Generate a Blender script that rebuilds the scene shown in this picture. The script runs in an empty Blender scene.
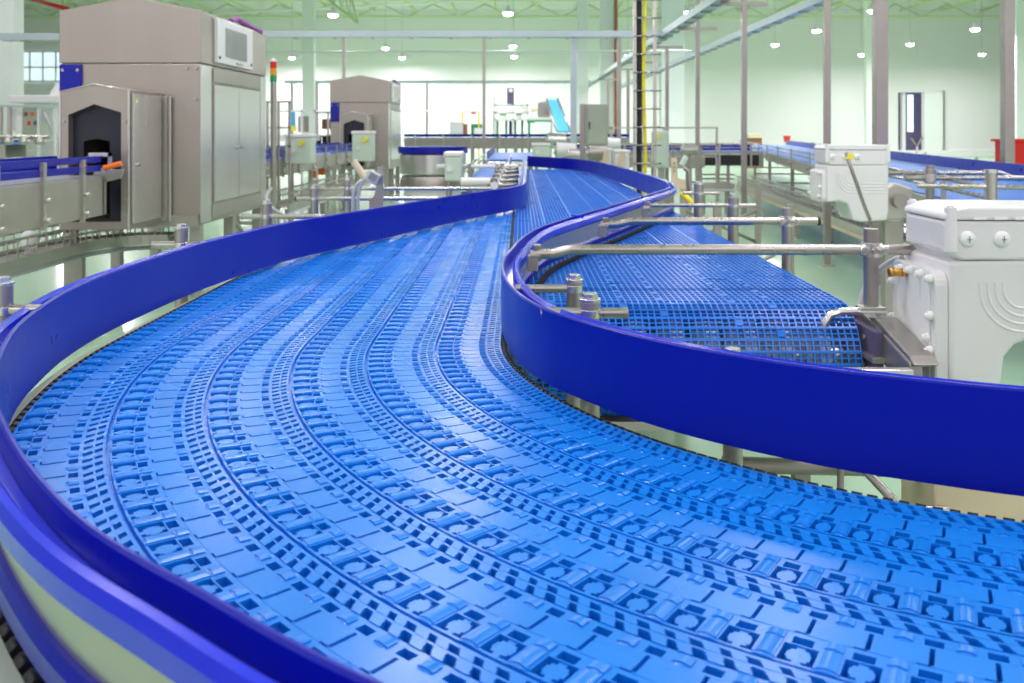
import bpy, math, random
import numpy as np
from mathutils import Vector, Matrix
PI = math.pi
random.seed(7)
scn = bpy.context.scene
COL = scn.collection
F = 920.0; PX = 520.0; PY = 130.0; CZ = 1.45

def at(x, y, Y):
    return Vector(((x - PX) * Y / F, Y, CZ - (y - PY) * Y / F))

# ------------------------------------------------------------------ materials
M = {}
def mat(name, col, rough=.5, metal=0.0, bump=0.0, bscale=60.0, var=0.0, vscale=4.0, emit=None, estr=0.0, coat=0.0, stretch=None, spec=None):
    m = bpy.data.materials.new(name); m.use_nodes = True
    nt = m.node_tree; b = nt.nodes['Principled BSDF']
    b.inputs['Base Color'].default_value = (*col, 1)
    b.inputs['Roughness'].default_value = rough
    b.inputs['Metallic'].default_value = metal
    if coat: b.inputs['Coat Weight'].default_value = coat; b.inputs['Coat Roughness'].default_value = .12
    if spec is not None: b.inputs['Specular IOR Level'].default_value = spec
    tc = nt.nodes.new('ShaderNodeTexCoord'); mp = nt.nodes.new('ShaderNodeMapping')
    nt.links.new(tc.outputs['Object'], mp.inputs['Vector'])
    if stretch: mp.inputs['Scale'].default_value = stretch
    n = nt.nodes.new('ShaderNodeTexNoise'); n.inputs['Scale'].default_value = vscale; n.inputs['Detail'].default_value = 3
    nt.links.new(mp.outputs['Vector'], n.inputs['Vector'])
    if var:
        mx = nt.nodes.new('ShaderNodeMix'); mx.data_type = 'RGBA'
        mx.inputs[6].default_value = (*[c * (1 - var) for c in col], 1)
        mx.inputs[7].default_value = (*[min(1, c * (1 + var)) for c in col], 1)
        nt.links.new(n.outputs['Fac'], mx.inputs[0]); nt.links.new(mx.outputs[2], b.inputs['Base Color'])
        mr = nt.nodes.new('ShaderNodeMapRange'); mr.inputs['To Min'].default_value = max(.02, rough - .08); mr.inputs['To Max'].default_value = min(1, rough + .08)
        nt.links.new(n.outputs['Fac'], mr.inputs['Value']); nt.links.new(mr.outputs[0], b.inputs['Roughness'])
    if bump:
        n2 = nt.nodes.new('ShaderNodeTexNoise'); n2.inputs['Scale'].default_value = bscale
        nt.links.new(mp.outputs['Vector'], n2.inputs['Vector'])
        bp = nt.nodes.new('ShaderNodeBump'); bp.inputs['Strength'].default_value = bump; bp.inputs['Distance'].default_value = .01
        nt.links.new(n2.outputs['Fac'], bp.inputs['Height']); nt.links.new(bp.outputs['Normal'], b.inputs['Normal'])
    if emit:
        b.inputs['Emission Color'].default_value = (*emit, 1); b.inputs['Emission Strength'].default_value = estr
    M[name] = m
    return m

mat('belt_blue', (.004, .21, .78), .27, 0, var=.10, vscale=9, spec=.5)
mat('mesh_blue', (.008, .17, .70), .3, 0, var=.08, vscale=9)
mat('sheen_blue', (.10, .34, .92), .3, 0, var=.08, vscale=9)  # pale blue standing for grazing reflection on the far grid belt
mat('far_belt', (.02, .17, .66), .5, 0, bump=.6, bscale=40, var=.1, vscale=12)
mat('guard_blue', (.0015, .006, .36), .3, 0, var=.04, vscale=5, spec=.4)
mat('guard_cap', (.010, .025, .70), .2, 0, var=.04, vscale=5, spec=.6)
mat('steel', (.55, .52, .48), .34, .85, var=.10, vscale=3, stretch=(1, 1, .25))
mat('steel_sheet', (.43, .38, .345), .36, .75, var=.14, vscale=2.2, bump=.05, bscale=160, stretch=(1, 1, .08))
mat('steel_bright', (.74, .72, .71), .25, .9, var=.14, vscale=1.6, bump=.04, bscale=140, stretch=(1, 1, .1))
mat('tube_steel', (.48, .44, .42), .28, 1.0, var=.05, vscale=20)
mat('post_steel', (.42, .38, .36), .35, .8, var=.12, vscale=6)
mat('frame_steel', (.43, .40, .36), .4, .6, var=.14, vscale=6)
mat('strip_blue', (.16, .40, .95), .35, 0)
mat('feed_belt', (.35, .36, .42), .4, 0, var=.1)
mat('dark', (.01, .01, .015), .5, 0, var=.2)
mat('dark_blue', (.004, .02, .09), .5, 0, var=.2)
mat('black_rubber', (.02, .02, .02), .6, 0, var=.2)
mat('navy_panel', (.012, .014, .028), .35, 0, var=.25, vscale=6)
mat('enamel', (.84, .82, .83), .32, 0, var=.03, vscale=6, coat=.3)
mat('enamel_green', (.62, .72, .62), .4, 0, var=.04)
mat('cabinet_grey', (.42, .47, .38), .42, 0, var=.06)
mat('white_plastic', (.9, .9, .9), .4, 0, var=.03)
mat('brass', (.72, .36, .08), .3, 1.0, var=.1, vscale=30)
mat('yellow', (.95, .80, .03), .45, 0, var=.05)
mat('orange', (.95, .18, .02), .45, 0, var=.05)
mat('red', (.85, .02, .01), .4, 0, var=.05)
mat('amber', (.9, .35, .02), .3, 0, var=.05)
mat('signal_green', (.02, .4, .12), .3, 0, var=.05)
mat('wall_paint', (.83, .83, .82), .6, 0, var=.015, vscale=.3)
mat('pillar_paint', (.86, .90, .87), .5, 0, var=.015, vscale=.3)
mat('ceiling_paint', (.72, .73, .67), .6, 0, var=.04, vscale=.5)
mat('truss_paint', (.60, .72, .42), .55, 0, var=.05)
mat('tray_metal', (.50, .58, .62), .4, .5, var=.1)
mat('mauve', (.35, .08, .38), .5, 0, var=.1)
mat('screen', (.26, .27, .26), .18, 0, var=.2, vscale=3)
mat('light_cable', (.55, .56, .58), .45, 0, var=.05)
mat('beige', (.72, .60, .42), .45, 0, var=.06)
mat('green_frame', (.05, .28, .14), .4, 0, var=.1)
mat('light_blue', (.10, .45, .85), .4, 0, var=.05)
mat('copper_pipe', (.45, .16, .08), .4, .4, var=.1)
mat('lamp_glow', (1, 1, 1), .4, 0, emit=(1, 1, .97), estr=22)
mat('window_glow', (.8, .9, 1), .2, 0, emit=(.75, .88, 1), estr=.9)
mat('purple_dark', (.12, .10, .20), .4, 0, var=.2)
mat('brown', (.30, .12, .07), .6, 0, var=.2)
# floor: glossy green epoxy with soft unevenness
m = mat('floor_epoxy', (.40, .62, .42), .25, 0, var=.06, vscale=.6, bump=.05, bscale=3, coat=.2)

# ------------------------------------------------------------------ mesh builder
class MB:
    def __init__(s): s.v = []; s.f = []; s.sm = []
    def add(s, vs, fs, smooth=False):
        n = len(s.v); s.v += [tuple(v) for v in vs]
        for f in fs: s.f.append(tuple(i + n for i in f)); s.sm.append(smooth)
        return s
    def box(s, a, b, mt=None):
        x0, y0, z0 = a; x1, y1, z1 = b
        vs = [Vector(p) for p in ((x0,y0,z0),(x1,y0,z0),(x1,y1,z0),(x0,y1,z0),(x0,y0,z1),(x1,y0,z1),(x1,y1,z1),(x0,y1,z1))]
        if mt is not None: vs = [mt @ v for v in vs]
        return s.add(vs, [(0,3,2,1),(4,5,6,7),(0,1,5,4),(1,2,6,5),(2,3,7,6),(3,0,4,7)])
    def cbox(s, c, d, rz=0, rx=0, ry=0):
        mt = Matrix.Translation(c) @ Matrix.Rotation(rz, 4, 'Z') @ Matrix.Rotation(ry, 4, 'Y') @ Matrix.Rotation(rx, 4, 'X')
        return s.box((-d[0]/2, -d[1]/2, -d[2]/2), (d[0]/2, d[1]/2, d[2]/2), mt)
    def rod(s, p, q, r, n=14, r2=None):
        p = Vector(p); q = Vector(q); r2 = r if r2 is None else r2
        d = (q - p).normalized(); u = d.orthogonal().normalized(); w = d.cross(u)
        vs = []
        for i in range(n):
            a = 2*PI*i/n; e = u*math.cos(a) + w*math.sin(a)
            vs.append(p + e*r); vs.append(q + e*r2)
        k = len(s.v); s.add(vs, [(2*i, 2*((i+1) % n), 2*((i+1) % n)+1, 2*i+1) for i in range(n)], True)
        s.add(vs, [tuple(2*i for i in reversed(range(n))), tuple(2*i+1 for i in range(n))])
        return s
    def tube(s, pts, r, n=10, closed=False):
        pts = [Vector(p) for p in pts]; m_ = len(pts); vs = []; u = None
        for i, p in enumerate(pts):
            d = (pts[min(i+1, m_-1)] - pts[max(i-1, 0)]).normalized()
            if u is None: u = d.orthogonal().normalized()
            u = (u - d*u.dot(d)).normalized(); w = d.cross(u)
            for j in range(n):
                a = 2*PI*j/n; vs.append(p + (u*math.cos(a) + w*math.sin(a))*r)
        fs = [(i*n+j, i*n+(j+1) % n, (i+1)*n+(j+1) % n, (i+1)*n+j) for i in range(m_-1) for j in range(n)]
        s.add(vs, fs, True)
        return s.add([vs[j] for j in range(n)] + [vs[(m_-1)*n+j] for j in range(n)], [tuple(reversed(range(n))), tuple(range(n, 2*n))])
    def sweep(s, pts, prof, side=1):
        """closed profile [(offset, z)] swept along a plan path; offset runs to the left (side=1) or right (-1) of the path"""
        pts = [Vector(p) for p in pts]; m_ = len(pts); n = len(prof); vs = []
        for i, p in enumerate(pts):
            d = pts[min(i+1, m_-1)] - pts[max(i-1, 0)]; d.z = 0; d.normalize()
            nrm = Vector((-d.y, d.x, 0)) * side
            for o, z in prof: vs.append(p + nrm*o + Vector((0, 0, z)))
        fs = [(i*n+j, i*n+(j+1) % n, (i+1)*n+(j+1) % n, (i+1)*n+j) for i in range(m_-1) for j in range(n)]
        if side < 0: fs = [tuple(reversed(f)) for f in fs]
        return s.add(vs, fs + [tuple(range(n)), tuple((m_-1)*n + j for j in reversed(range(n)))])
    def prism(s, poly, a, b, axis='y'):
        """polygon in the plane across AXIS, from a to b"""
        def P(u, v, t): return {'y': (u, t, v), 'x': (t, u, v), 'z': (u, v, t)}[axis]
        n = len(poly); vs = [P(u, v, a) for u, v in poly] + [P(u, v, b) for u, v in poly]
        return s.add(vs, [tuple(range(n)), tuple(reversed(range(n, 2*n)))] + [(j, j+n, (j+1) % n + n, (j+1) % n) for j in range(n)])
    def lathe(s, c, prof, n=20, axis='z'):
        c = Vector(c); vs = []
        for r, t in prof:
            for j in range(n):
                a = 2*PI*j/n; x, y = r*math.cos(a), r*math.sin(a)
                vs.append(c + Vector({'z': (x, y, t), 'y': (x, t, y), 'x': (t, x, y)}[axis]))
        m_ = len(prof)
        return s.add(vs, [(i*n+j, i*n+(j+1) % n, (i+1)*n+(j+1) % n, (i+1)*n+j) for i in range(m_-1) for j in range(n)], True).add(
            [vs[j] for j in range(n)] + [vs[(m_-1)*n+j] for j in range(n)], [tuple(reversed(range(n))), tuple(range(n, 2*n))])
    def obj(s, name, material, parent=None, bevel=0, seg=2, recalc=True):
        me = bpy.data.meshes.new(name); me.from_pydata(s.v, [], s.f)
        me.polygons.foreach_set('use_smooth', s.sm)
        if recalc:
            import bmesh
            bm = bmesh.new(); bm.from_mesh(me); bmesh.ops.remove_doubles(bm, verts=bm.verts, dist=1e-5)
            bmesh.ops.recalc_face_normals(bm, faces=bm.faces)
            for e in bm.edges:
                if len(e.link_faces) == 2 and e.calc_face_angle(0) > .7: e.smooth = False
            bm.to_mesh(me); bm.free()
        me.materials.append(M[material] if isinstance(material, str) else material)
        o = bpy.data.objects.new(name, me); COL.objects.link(o)
        if parent is not None:
            o.parent = parent
        if bevel:
            b = o.modifiers.new('bevel', 'BEVEL'); b.width = bevel; b.segments = seg; b.limit_method = 'ANGLE'; b.angle_limit = .6
        return o

def tag(o, label, cat, group=None, kind=None):
    if label: o['label'] = label
    if cat: o['category'] = cat
    if group: o['group'] = group
    if kind: o['kind'] = kind
    return o
def thing(name, label, cat, loc=(0, 0, 0), rz=0, group=None):
    o = bpy.data.objects.new(name, None); COL.objects.link(o); o.location = loc; o.rotation_euler = (0, 0, rz)
    o.empty_display_size = .1
    return tag(o, label, cat, group)
def struct(name, mb, material, **k):
    return tag(mb.obj(name, material, **k), None, None, kind='structure')
def kids(o): return [c for c in list(bpy.data.objects) if c.parent == o]
def dup(root, loc, rz=None, label=None, group=None, scale=None):
    r = root.copy(); COL.objects.link(r); r.location = loc
    if rz is not None: r.rotation_euler = (0, 0, rz)
    if label: r['label'] = label
    if group: r['group'] = group
    if scale: r.scale = (scale,)*3
    for ch in kids(root):
        c = ch.copy(); COL.objects.link(c); c.parent = r
        for g in kids(ch):
            d = g.copy(); COL.objects.link(d); d.parent = c
    return r

# ------------------------------------------------------------------ camera, world
cam = bpy.data.cameras.new('camera'); co = bpy.data.objects.new('camera', cam); COL.objects.link(co)
co.location = (0, 0, CZ); co.rotation_euler = (PI/2, 0, 0)
cam.sensor_width = 36; cam.sensor_fit = 'HORIZONTAL'; cam.lens = F/1024*36
cam.shift_x = -(PX - 512)/1024; cam.shift_y = -(341.5 - PY)/1024
cam.clip_start = .02; cam.clip_end = 300
cam.dof.use_dof = True; cam.dof.focus_distance = 1.9; cam.dof.aperture_fstop = 7.0
scn.camera = co
w = bpy.data.worlds.new('world'); scn.world = w; w.use_nodes = True
w.node_tree.nodes['Background'].inputs[0].default_value = (1, .95, 1, 1)
w.node_tree.nodes['Background'].inputs[1].default_value = 1.0
scn.view_settings.view_transform = 'Standard'; scn.view_settings.look = 'None'
scn.view_settings.gamma = 1; scn.view_settings.use_curve_mapping = False
scn.view_settings.exposure = -.12

# ------------------------------------------------------------------ room
WALL_Y = 50.0; CEIL = 8.0; XL, XR = -31.0, 30.0
struct('floor', MB().box((XL, -8, -.2), (XR, WALL_Y, 0)), 'floor_epoxy')
struct('ceiling', MB().box((XL, -8, CEIL), (XR, WALL_Y, CEIL + .2)), 'ceiling_paint')
def wall_with_panels(name, a, b, axis, seams, holes=()):
    struct(name, MB().box(a, b), 'wall_paint')
# far wall with a doorway on its right side
dx0, dx1, dz1 = 20.55, 21.95, 3.5
mb = MB()
mb.box((XL, WALL_Y, 0), (dx0, WALL_Y + .3, CEIL)); mb.box((dx1, WALL_Y, 0), (XR, WALL_Y + .3, CEIL)); mb.box((dx0, WALL_Y, dz1), (dx1, WALL_Y + .3, CEIL))
struct('wall_back', mb, 'wall_paint')
struct('wall_left', MB().box((XL - .3, -8, 0), (XL, WALL_Y, CEIL)), 'wall_paint')
struct('wall_right', MB().box((XR, -8, 0), (XR + .3, WALL_Y, CEIL)), 'wall_paint')
# panel seams of the far wall
mb = MB(); mb.box((XL, WALL_Y - .02, 5.45), (XR, WALL_Y, 5.5))
for i in range(12): mb.box((XL + 2 + i*4.6, WALL_Y - .015, 5.5), (XL + 2.03 + i*4.6, WALL_Y, CEIL))
struct('trim_1', mb, 'wall_paint')
struct('trim_2', MB().box((XL, WALL_Y - .3, 0), (XR, WALL_Y, .35)), 'pillar_paint')
# doorway: lit room behind with dark wardrobe-like panel, and open door leaf
mb = MB(); mb.box((dx0 - .6, WALL_Y + .9, 0), (dx1 + .6, WALL_Y + 1, dz1 + .3)); struct('wall_corridor', mb, 'purple_dark')
dr = struct('door_1', MB().box((dx1 - .02, WALL_Y - .1, .1), (dx1 + 1.0, WALL_Y - .04, dz1)), 'pillar_paint')
MB().box((dx1 + .98, WALL_Y - .14, .1), (dx1 + 1.08, WALL_Y - .04, dz1 + .06)).obj('door_frame', 'post_steel', dr)
MB().box((dx0 + .85, WALL_Y + .75, 1.35), (dx0 + 1.15, WALL_Y + .85, dz1 - .1)).obj('light_pane', 'window_glow', dr)
MB().box((dx0 + .42, WALL_Y + .5, .1), (dx0 + .62, WALL_Y + .8, dz1)).obj('door_post', 'pillar_paint', dr)
# window strip on the left
wd = MB()
for i in range(4):
    wd.box((-26.0 + .05 + i*0, 40, 0), (-26, 40, 0)) if False else None
X0 = (18 - PX)*WALL_Y/F; X1 = (61 - PX)*WALL_Y/F
wn = struct('window_1', MB().box((X0, WALL_Y - .08, 4.1), (X1 + 1.2, WALL_Y - .04, 5.7)), 'window_glow')
fr = MB()
for i in range(6): xx = X0 + i*(X1 + 1.2 - X0)/5; fr.box((xx - .04, WALL_Y - .14, 4.1), (xx + .04, WALL_Y - .08, 5.7))
for zz in (4.1, 4.85, 5.7): fr.box((X0, WALL_Y - .14, zz - .04), (X1 + 1.2, WALL_Y - .08, zz + .04))
fr.obj('window_frame', 'pillar_paint', wn)

# pillars (x0, x1 in the photo, distance)
def pillar(x0, x1, Y, label):
    a, b = at(x0, 0, Y).x, at(x1, 0, Y).x
    t = thing('pillar', label, 'pillar', ((a+b)/2, Y, 0)); h = (b-a)/2
    MB().box((-h, -h*.6, 0), (h, h*.6, CEIL)).obj('shaft', 'pillar_paint', t, bevel=.02)
    MB().box((-h-.05, -h*.6-.05, 0), (h+.05, h*.6+.05, .25)).obj('base', 'pillar_paint', t, bevel=.01)
pillar(-14, 19, 17, 'wide white pillar at the left edge of the photo')
pillar(303, 315, 38, 'white pillar rising behind the far inspection cabinet')
pillar(577, 588, 36, 'slim white pillar behind the blue inclined conveyor')
pillar(600, 616, 37, 'white pillar with a copper pipe in front of it')
pillar(660, 683, 35, 'broad white pillar beside the cable ladder')
pillar(865, 878, 44, 'white pillar left of the open doorway')
pillar(1013, 1034, 34, 'white pillar at the right edge of the photo')

# roof trusses near the far wall
for i, (Y, zb) in enumerate(((47.5, 7.25), (43.0, 7.5), (38.5, 7.7))):
    t = thing('roof_truss', ['pale green roof truss nearest the far wall', 'pale green middle roof truss under the ceiling', 'pale green front roof truss under the ceiling'][i], 'truss', (0, Y, 0))
    MB().box((XL, -.08, zb), (XR, .08, zb + .12)).obj('lower_chord', 'truss_paint', t)
    mb = MB()
    n = 46; dxx = (XR - XL)/n
    for k in range(n):
        a = (XL + k*dxx, 0, zb + .06 if k % 2 else CEIL - .05); b = (XL + (k+1)*dxx, 0, CEIL - .05 if k % 2 else zb + .06)
        mb.rod(a, b, .04, 6)
    mb.obj('web_bars', 'truss_paint', t)
mb = MB()
for i in range(26): mb.box((XL + 1 + i*2.2, 36, CEIL - .12), (XL + 1.12 + i*2.2, WALL_Y, CEIL))
struct('trim_3', mb, 'truss_paint')
# diagonal brace frame seen top left
t = thing('roof_brace', 'pale yellow green slanting roof brace frame, top left of the hall', 'truss')
mb = MB(); p = [at(318, -8, 40), at(358, 23, 40), at(350, -8, 40)]
mb.rod(p[0], p[1], .06, 8); mb.rod(p[1], p[2], .05, 8); mb.obj('brace_chord', 'truss_paint', t)
mb = MB()
for k in range(1, 5):
    f_ = k/5; mb.rod(p[0].lerp(p[1], f_), p[0].lerp(p[2], f_), .03, 6)
    mb.rod(p[0].lerp(p[1], f_), p[0].lerp(p[2], min(1, f_ + .2)), .03, 6)
mb.obj('web_bars', 'truss_paint', t)

# ------------------------------------------------------------------ pendant high bay lamps
def lamp_proto():
    t = thing('high_bay_lamp', '', 'lamp')
    MB().rod((0, 0, .3), (0, 0, 3.0), .012, 6).obj('suspension_cord', 'tray_metal', t)
    MB().lathe((0, 0, 0), [(.04, .24), (.07, .22), (.09, .12), (.15, .04), (.165, .0)], 20).obj('housing', 'enamel', t)
    MB().lathe((0, 0, 0), [(.16, .0), (.15, -.05), (.08, -.09), (.0, -.10)], 20).obj('lens', 'lamp_glow', t)
    return t
lp = lamp_proto()
LP = [(333,14.6,0,'left of centre, the biggest glow beside the slanting brace'), (292,57.6,0,'above the signal tower'), (385.5,48,0,'above the far inspection cabinet, left one of a pair'),
      (402,57.6,0,'above the far inspection cabinet, right and lower one of a pair'), (508,13,0,'top centre above the long cable tray'), (513,46,0,'centre, upper one of two just below the long tray'),
      (514,56.5,0,'centre, lower one of two just below the long tray'), (628,55.5,0,'beside the left rail of the cable ladder'), (689,12,0,'above the broad white pillar'),
      (775,44.5,0,'lowest one between the first and second right hand posts'), (816.5,30.5,0,'just left of the tall slim post'), (873,10.5,0,'at the very top beside the thick brown post'),
      (910,44,0,'right of the thick post above the doorway'), (861.5,54.5,0,'left of the thick post and lowest there'), (975,29,0,'upper one of two beside the right post'), (982,54,0,'lower one of two beside the right post'), (731,16,0,'hidden')]
LZ = 5.2; light_spots = []
first = True
for x, y, _, lab in LP[:-1]:
    Y = (LZ - CZ)*F/(PY - y); X = (x - PX)*Y/F
    l = 'round white pendant lamp, ' + lab
    if first: lp.location = (X, Y, LZ); lp['label'] = l; first = False
    else: dup(lp, (X, Y, LZ), label=l)
    light_spots.append((X, Y))

def area(x, y, z, power, size, col=(1, .93, 1)):
    ld = bpy.data.lights.new('lamp_light', 'AREA'); ld.energy = power; ld.size = size; ld.shape = 'DISK'; ld.color = col
    o = bpy.data.objects.new('lamp_light', ld); COL.objects.link(o); o.location = (x, y, z); return o
LPOW = 250; NPOW = 105
for X, Y in light_spots: area(X, Y, LZ - .2, LPOW, .6)
for X in (-21, -13): 
    for Y in (30, 42): area(X, Y, LZ - .2, LPOW, .6)
for X in (12, 22):
    for Y in (18, 27): area(X, Y, LZ - .2, LPOW, .6)
for X in (-9, -4.5, -1.0, 2.5, 7, 13):
    for Y in (-3, 1.8, 4.6, 9, 14, 19): area(X, Y, 5.6, NPOW*.56, .8)
# ------------------------------------------------------------------ modular belts (height-mapped modules)
BZ = .95; XIN = -.0435; XC = 1.0525; YC = 2.19; RIN = XC - XIN; BW = .913; NL = 6; LW = BW/NL
def stack(us, vs, level, thick, ends=True):
    """a module cut from a sheet: top faces at LEVEL(u, v) (None = hole), walls between steps. returns verts (u, v, z) and quads"""
    nu, nv = len(us)-1, len(vs)-1
    L = [[level((us[i]+us[i+1])/2, (vs[j]+vs[j+1])/2) for j in range(nv)] for i in range(nu)]
    V = []; Q = []
    def q(*p): n = len(V); V.extend(p); Q.append((n, n+1, n+2, n+3))
    g = lambda l: -thick if l is None else l
    for i in range(nu):
        for j in range(nv):
            l = L[i][j]; u0, u1, v0, v1 = us[i], us[i+1], vs[j], vs[j+1]
            if l is not None: q((u0, v0, l), (u1, v0, l), (u1, v1, l), (u0, v1, l))
            if i+1 < nu: r = L[i+1][j]
            else: r = None if ends else L[0][j]
            if g(l) != g(r): q((u1, v0, g(l)), (u1, v1, g(l)), (u1, v1, g(r)), (u1, v0, g(r)))
            if i == 0 and ends and l is not None: q((u0, v0, g(l)), (u0, v1, g(l)), (u0, v1, -thick), (u0, v0, -thick))
            r = L[i][(j+1) % nv]
            if g(l) != g(r): q((u0, v1, g(l)), (u1, v1, g(l)), (u1, v1, g(r)), (u0, v1, g(r)))
    return np.array(V), np.array(Q)
def mesh_np(name, V, Q, material, parent):
    me = bpy.data.meshes.new(name); nv, nf = len(V), len(Q)
    me.vertices.add(nv); me.vertices.foreach_set('co', np.ascontiguousarray(V, dtype=np.float32).ravel())
    me.loops.add(nf*4); me.loops.foreach_set('vertex_index', np.ascontiguousarray(Q, dtype=np.int32).ravel())
    me.polygons.add(nf); me.polygons.foreach_set('loop_start', np.arange(0, nf*4, 4, dtype=np.int32))
    me.update(calc_edges=True); me.validate()
    me.materials.append(M[material]); o = bpy.data.objects.new(name, me); COL.objects.link(o)
    if parent is not None: o.parent = parent
    return o
def turn_level(u, v):
    w_ = v
    if u < .022 or u > .985: return -.009
    d = (v - .62) % 1.0                # 0 .. .68 across the gap between two bars
    if u < .37:
        if .30 < v < .62: return .0012 if u > .045 and not (.262 < u < .285) else 0
        if u < .05: return -.001
        if .27 < u < .35: return None if .16 < d < .50 else -.0005
        if u > .25: return -.0005
        if d < .05 or d > .63: return 0
        c = abs(u - .15)/.10           # lens-shaped rib in the gap
        if c < 1 and abs(d - .34) < .20*(1 - c*c) + .01: return -.002
        return None
    if u < .395: return -.0005
    if u < .625:
        if .90 < v < .985 and u > .405: return None
        if u < .412 and .72 < v < .95: return -.012
        return 0
    if u < .65: return -.0005
    if u < .735: return .001 if .28 < v < .62 else (None if .18 < d < .52 else -.0005)
    if u < .775: return -.0008
    if .865 < u < .885 or .955 < u: return 0
    sl = (v + (u - .78)*1.6) % 1.0
    if .06 < sl < .26 or .52 < sl < .76: return None
    return .0004
def round_bars(V):
    u, v = V[:, 0], V[:, 1]; top = V[:, 2] > -.003
    a = np.clip((v - .30)/.32, 0, 1); hump = .0022*np.sin(PI*a)
    m_ = top & (((u > .044) & (u < .262)) | ((u > .284) & (u < .371)) | ((u > .649) & (u < .736)))
    V[m_, 2] += hump[m_] - .0006*(a[m_] > 0)*(a[m_] < 1)
    return V
us = [0, .022, .045, .085, .115, .15, .185, .215, .25, .262, .285, .305, .35, .37, .395, .412, .46, .52, .575, .625, .65, .67, .70, .735, .775, .80, .825, .85, .865, .885, .905, .93, .955, .985, 1.0]
vs = [0, .04, .08, .12, .16, .20, .25, .30, .33, .37, .42, .46, .50, .55, .59, .62, .67, .72, .76, .80, .84, .88, .90, .94, .985, 1.0]
TH = .024
Vt, Qt = stack(us, vs, turn_level, TH, ends=False); Vt = round_bars(Vt)
usc = [0, .022, .045, .15, .25, .27, .31, .37, .395, .51, .625, .65, .70, .735, .775, .82, .865, .885, .93, .985, 1.0]
vsc = [0, .12, .24, .30, .46, .62, .72, .84, .90, .985, 1.0]
Vc, Qc = stack(usc, vsc, turn_level, TH, ends=False)
# row boundaries: straight part k <= 0, turning part k > 0
PITCH = .051
th = [0.0]
while th[-1] < math.radians(112):
    f_ = min(1, th[-1]/1.2); th.append(th[-1] + .0295 + .0095*f_)
th = np.array(th); NTURN = len(th) - 1
def belt_pos(k, o, z):
    """k: row coordinate, o: offset from the inner edge, z: height"""
    th_ = np.interp(np.maximum(k, 0), np.arange(len(th)), th); R = RIN + o
    X = np.where(k <= 0, XIN - o, XC - R*np.cos(th_)); Y = np.where(k <= 0, YC - PITCH*k, YC - R*np.sin(th_))
    return np.stack([X, Y, z], -1)
def lay(name, k0, k1, V, Q, zoff, material, parent, lanes=range(NL)):
    Vs = []; Qs = []; n = 0
    for k in range(k0, k1):
        for ln in lanes:
            o = BW - (ln + V[:, 0])*LW
            Vs.append(belt_pos(k + V[:, 1], o, BZ + zoff + V[:, 2])); Qs.append(Q + n); n += len(V)
    return mesh_np(name, np.concatenate(Vs), np.concatenate(Qs), material, parent)

turn = thing('curved_conveyor', 'large blue modular belt conveyor sweeping round the bend in the foreground', 'conveyor', (0, 0, 0))
lay('belt', -72, NTURN, Vt, Qt, 0, 'belt_blue', turn)
# return run of the belt underneath
lay('return_belt', -30, NTURN, Vc, Qc, -.125, 'mesh_blue', turn, lanes=(0,))
def edge_path(o, z, a0=0.0, a1=112, ystart=5.9, n=64):
    pts = []
    for i in range(12): pts.append(Vector((XIN - o, ystart + (YC - ystart)*i/12, z)))
    for i in range(n+1):
        a = math.radians(a0 + (a1-a0)*i/n); R = RIN + o
        pts.append(Vector((XC - R*math.cos(a), YC - R*math.sin(a), z)))
    return pts
# edge beads of both belt sides (row ends standing out)
mb = MB()
for k in range(-72, NTURN):
    for o in (-.005, BW + .004):
        for e_ in (.05, .55):
            p = belt_pos(np.array([k + e_]), o, np.array([BZ - .008]))[0]; q = belt_pos(np.array([k + e_ + .3]), o, np.array([BZ - .008]))[0]
            mb.rod(p, q, .009, 6)
mb.obj('edge_link', 'dark', turn)['kind'] = 'stuff'
mb = MB()
for k in range(-20, NTURN):
    p = belt_pos(np.array([k + .2]), BW + .005, np.array([BZ - .13]))[0]; q = belt_pos(np.array([k + .75]), BW + .005, np.array([BZ - .13]))[0]
    mb.rod(p, q, .011, 8)
mb.obj('return_edge_link', 'belt_blue', turn)['kind'] = 'stuff'
# bed below the running belt: carrying plate coloured black as shade in the belt holes, wear strips and side frames
MB().sweep(edge_path(.02, 0), [(0, .885), (BW-.04, .885), (BW-.04, .895), (0, .895)], -1).obj('slide_bed', 'dark', turn)
def arc_strip(o, prof, name, material, y0=5.9, parent=None):
    return MB().sweep(edge_path(o, 0, ystart=y0), prof, -1).obj(name, material, parent or turn)
arc_strip(BW + .012, [(0, .80), (.018, .80), (.018, .944), (0, .944)], 'wear_strip', 'cabinet_grey')
arc_strip(BW + .03, [(0, .69), (.006, .69), (.006, .80), (0, .80)], 'side_frame', 'purple_dark')
arc_strip(-.012, [(0, .70), (.006, .70), (.006, .86), (0, .86)], 'side_frame', 'frame_steel')
# cross members and legs
def conveyor_leg(parent, x, y, z1, w_=.05, name='leg', material='frame_steel'):
    mb = MB(); mb.box((x-w_/2, y-w_/2, .06), (x+w_/2, y+w_/2, z1)); mb.rod((x, y, .015), (x, y, .1), .012, 8); mb.rod((x, y, 0), (x, y, .018), .045, 14, .03)
    return mb.obj(name, material, parent)
for a in (15, 55, 95):
    a = math.radians(a)
    for R in (RIN + .05, RIN + BW - .05): conveyor_leg(turn, XC - R*math.cos(a), YC - R*math.sin(a), .78)
    mb = MB(); p = Vector((XC - (RIN+.0)*math.cos(a), YC - (RIN+.0)*math.sin(a), .76)); q = Vector((XC - (RIN+BW)*math.cos(a), YC - (RIN+BW)*math.sin(a), .76))
    mb.rod(p, q, .022, 10); mb.obj('cross_member', 'frame_steel', turn)
for y in (3.2, 4.4, 5.6): conveyor_leg(turn, XIN - BW + .05, y, .78)

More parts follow.
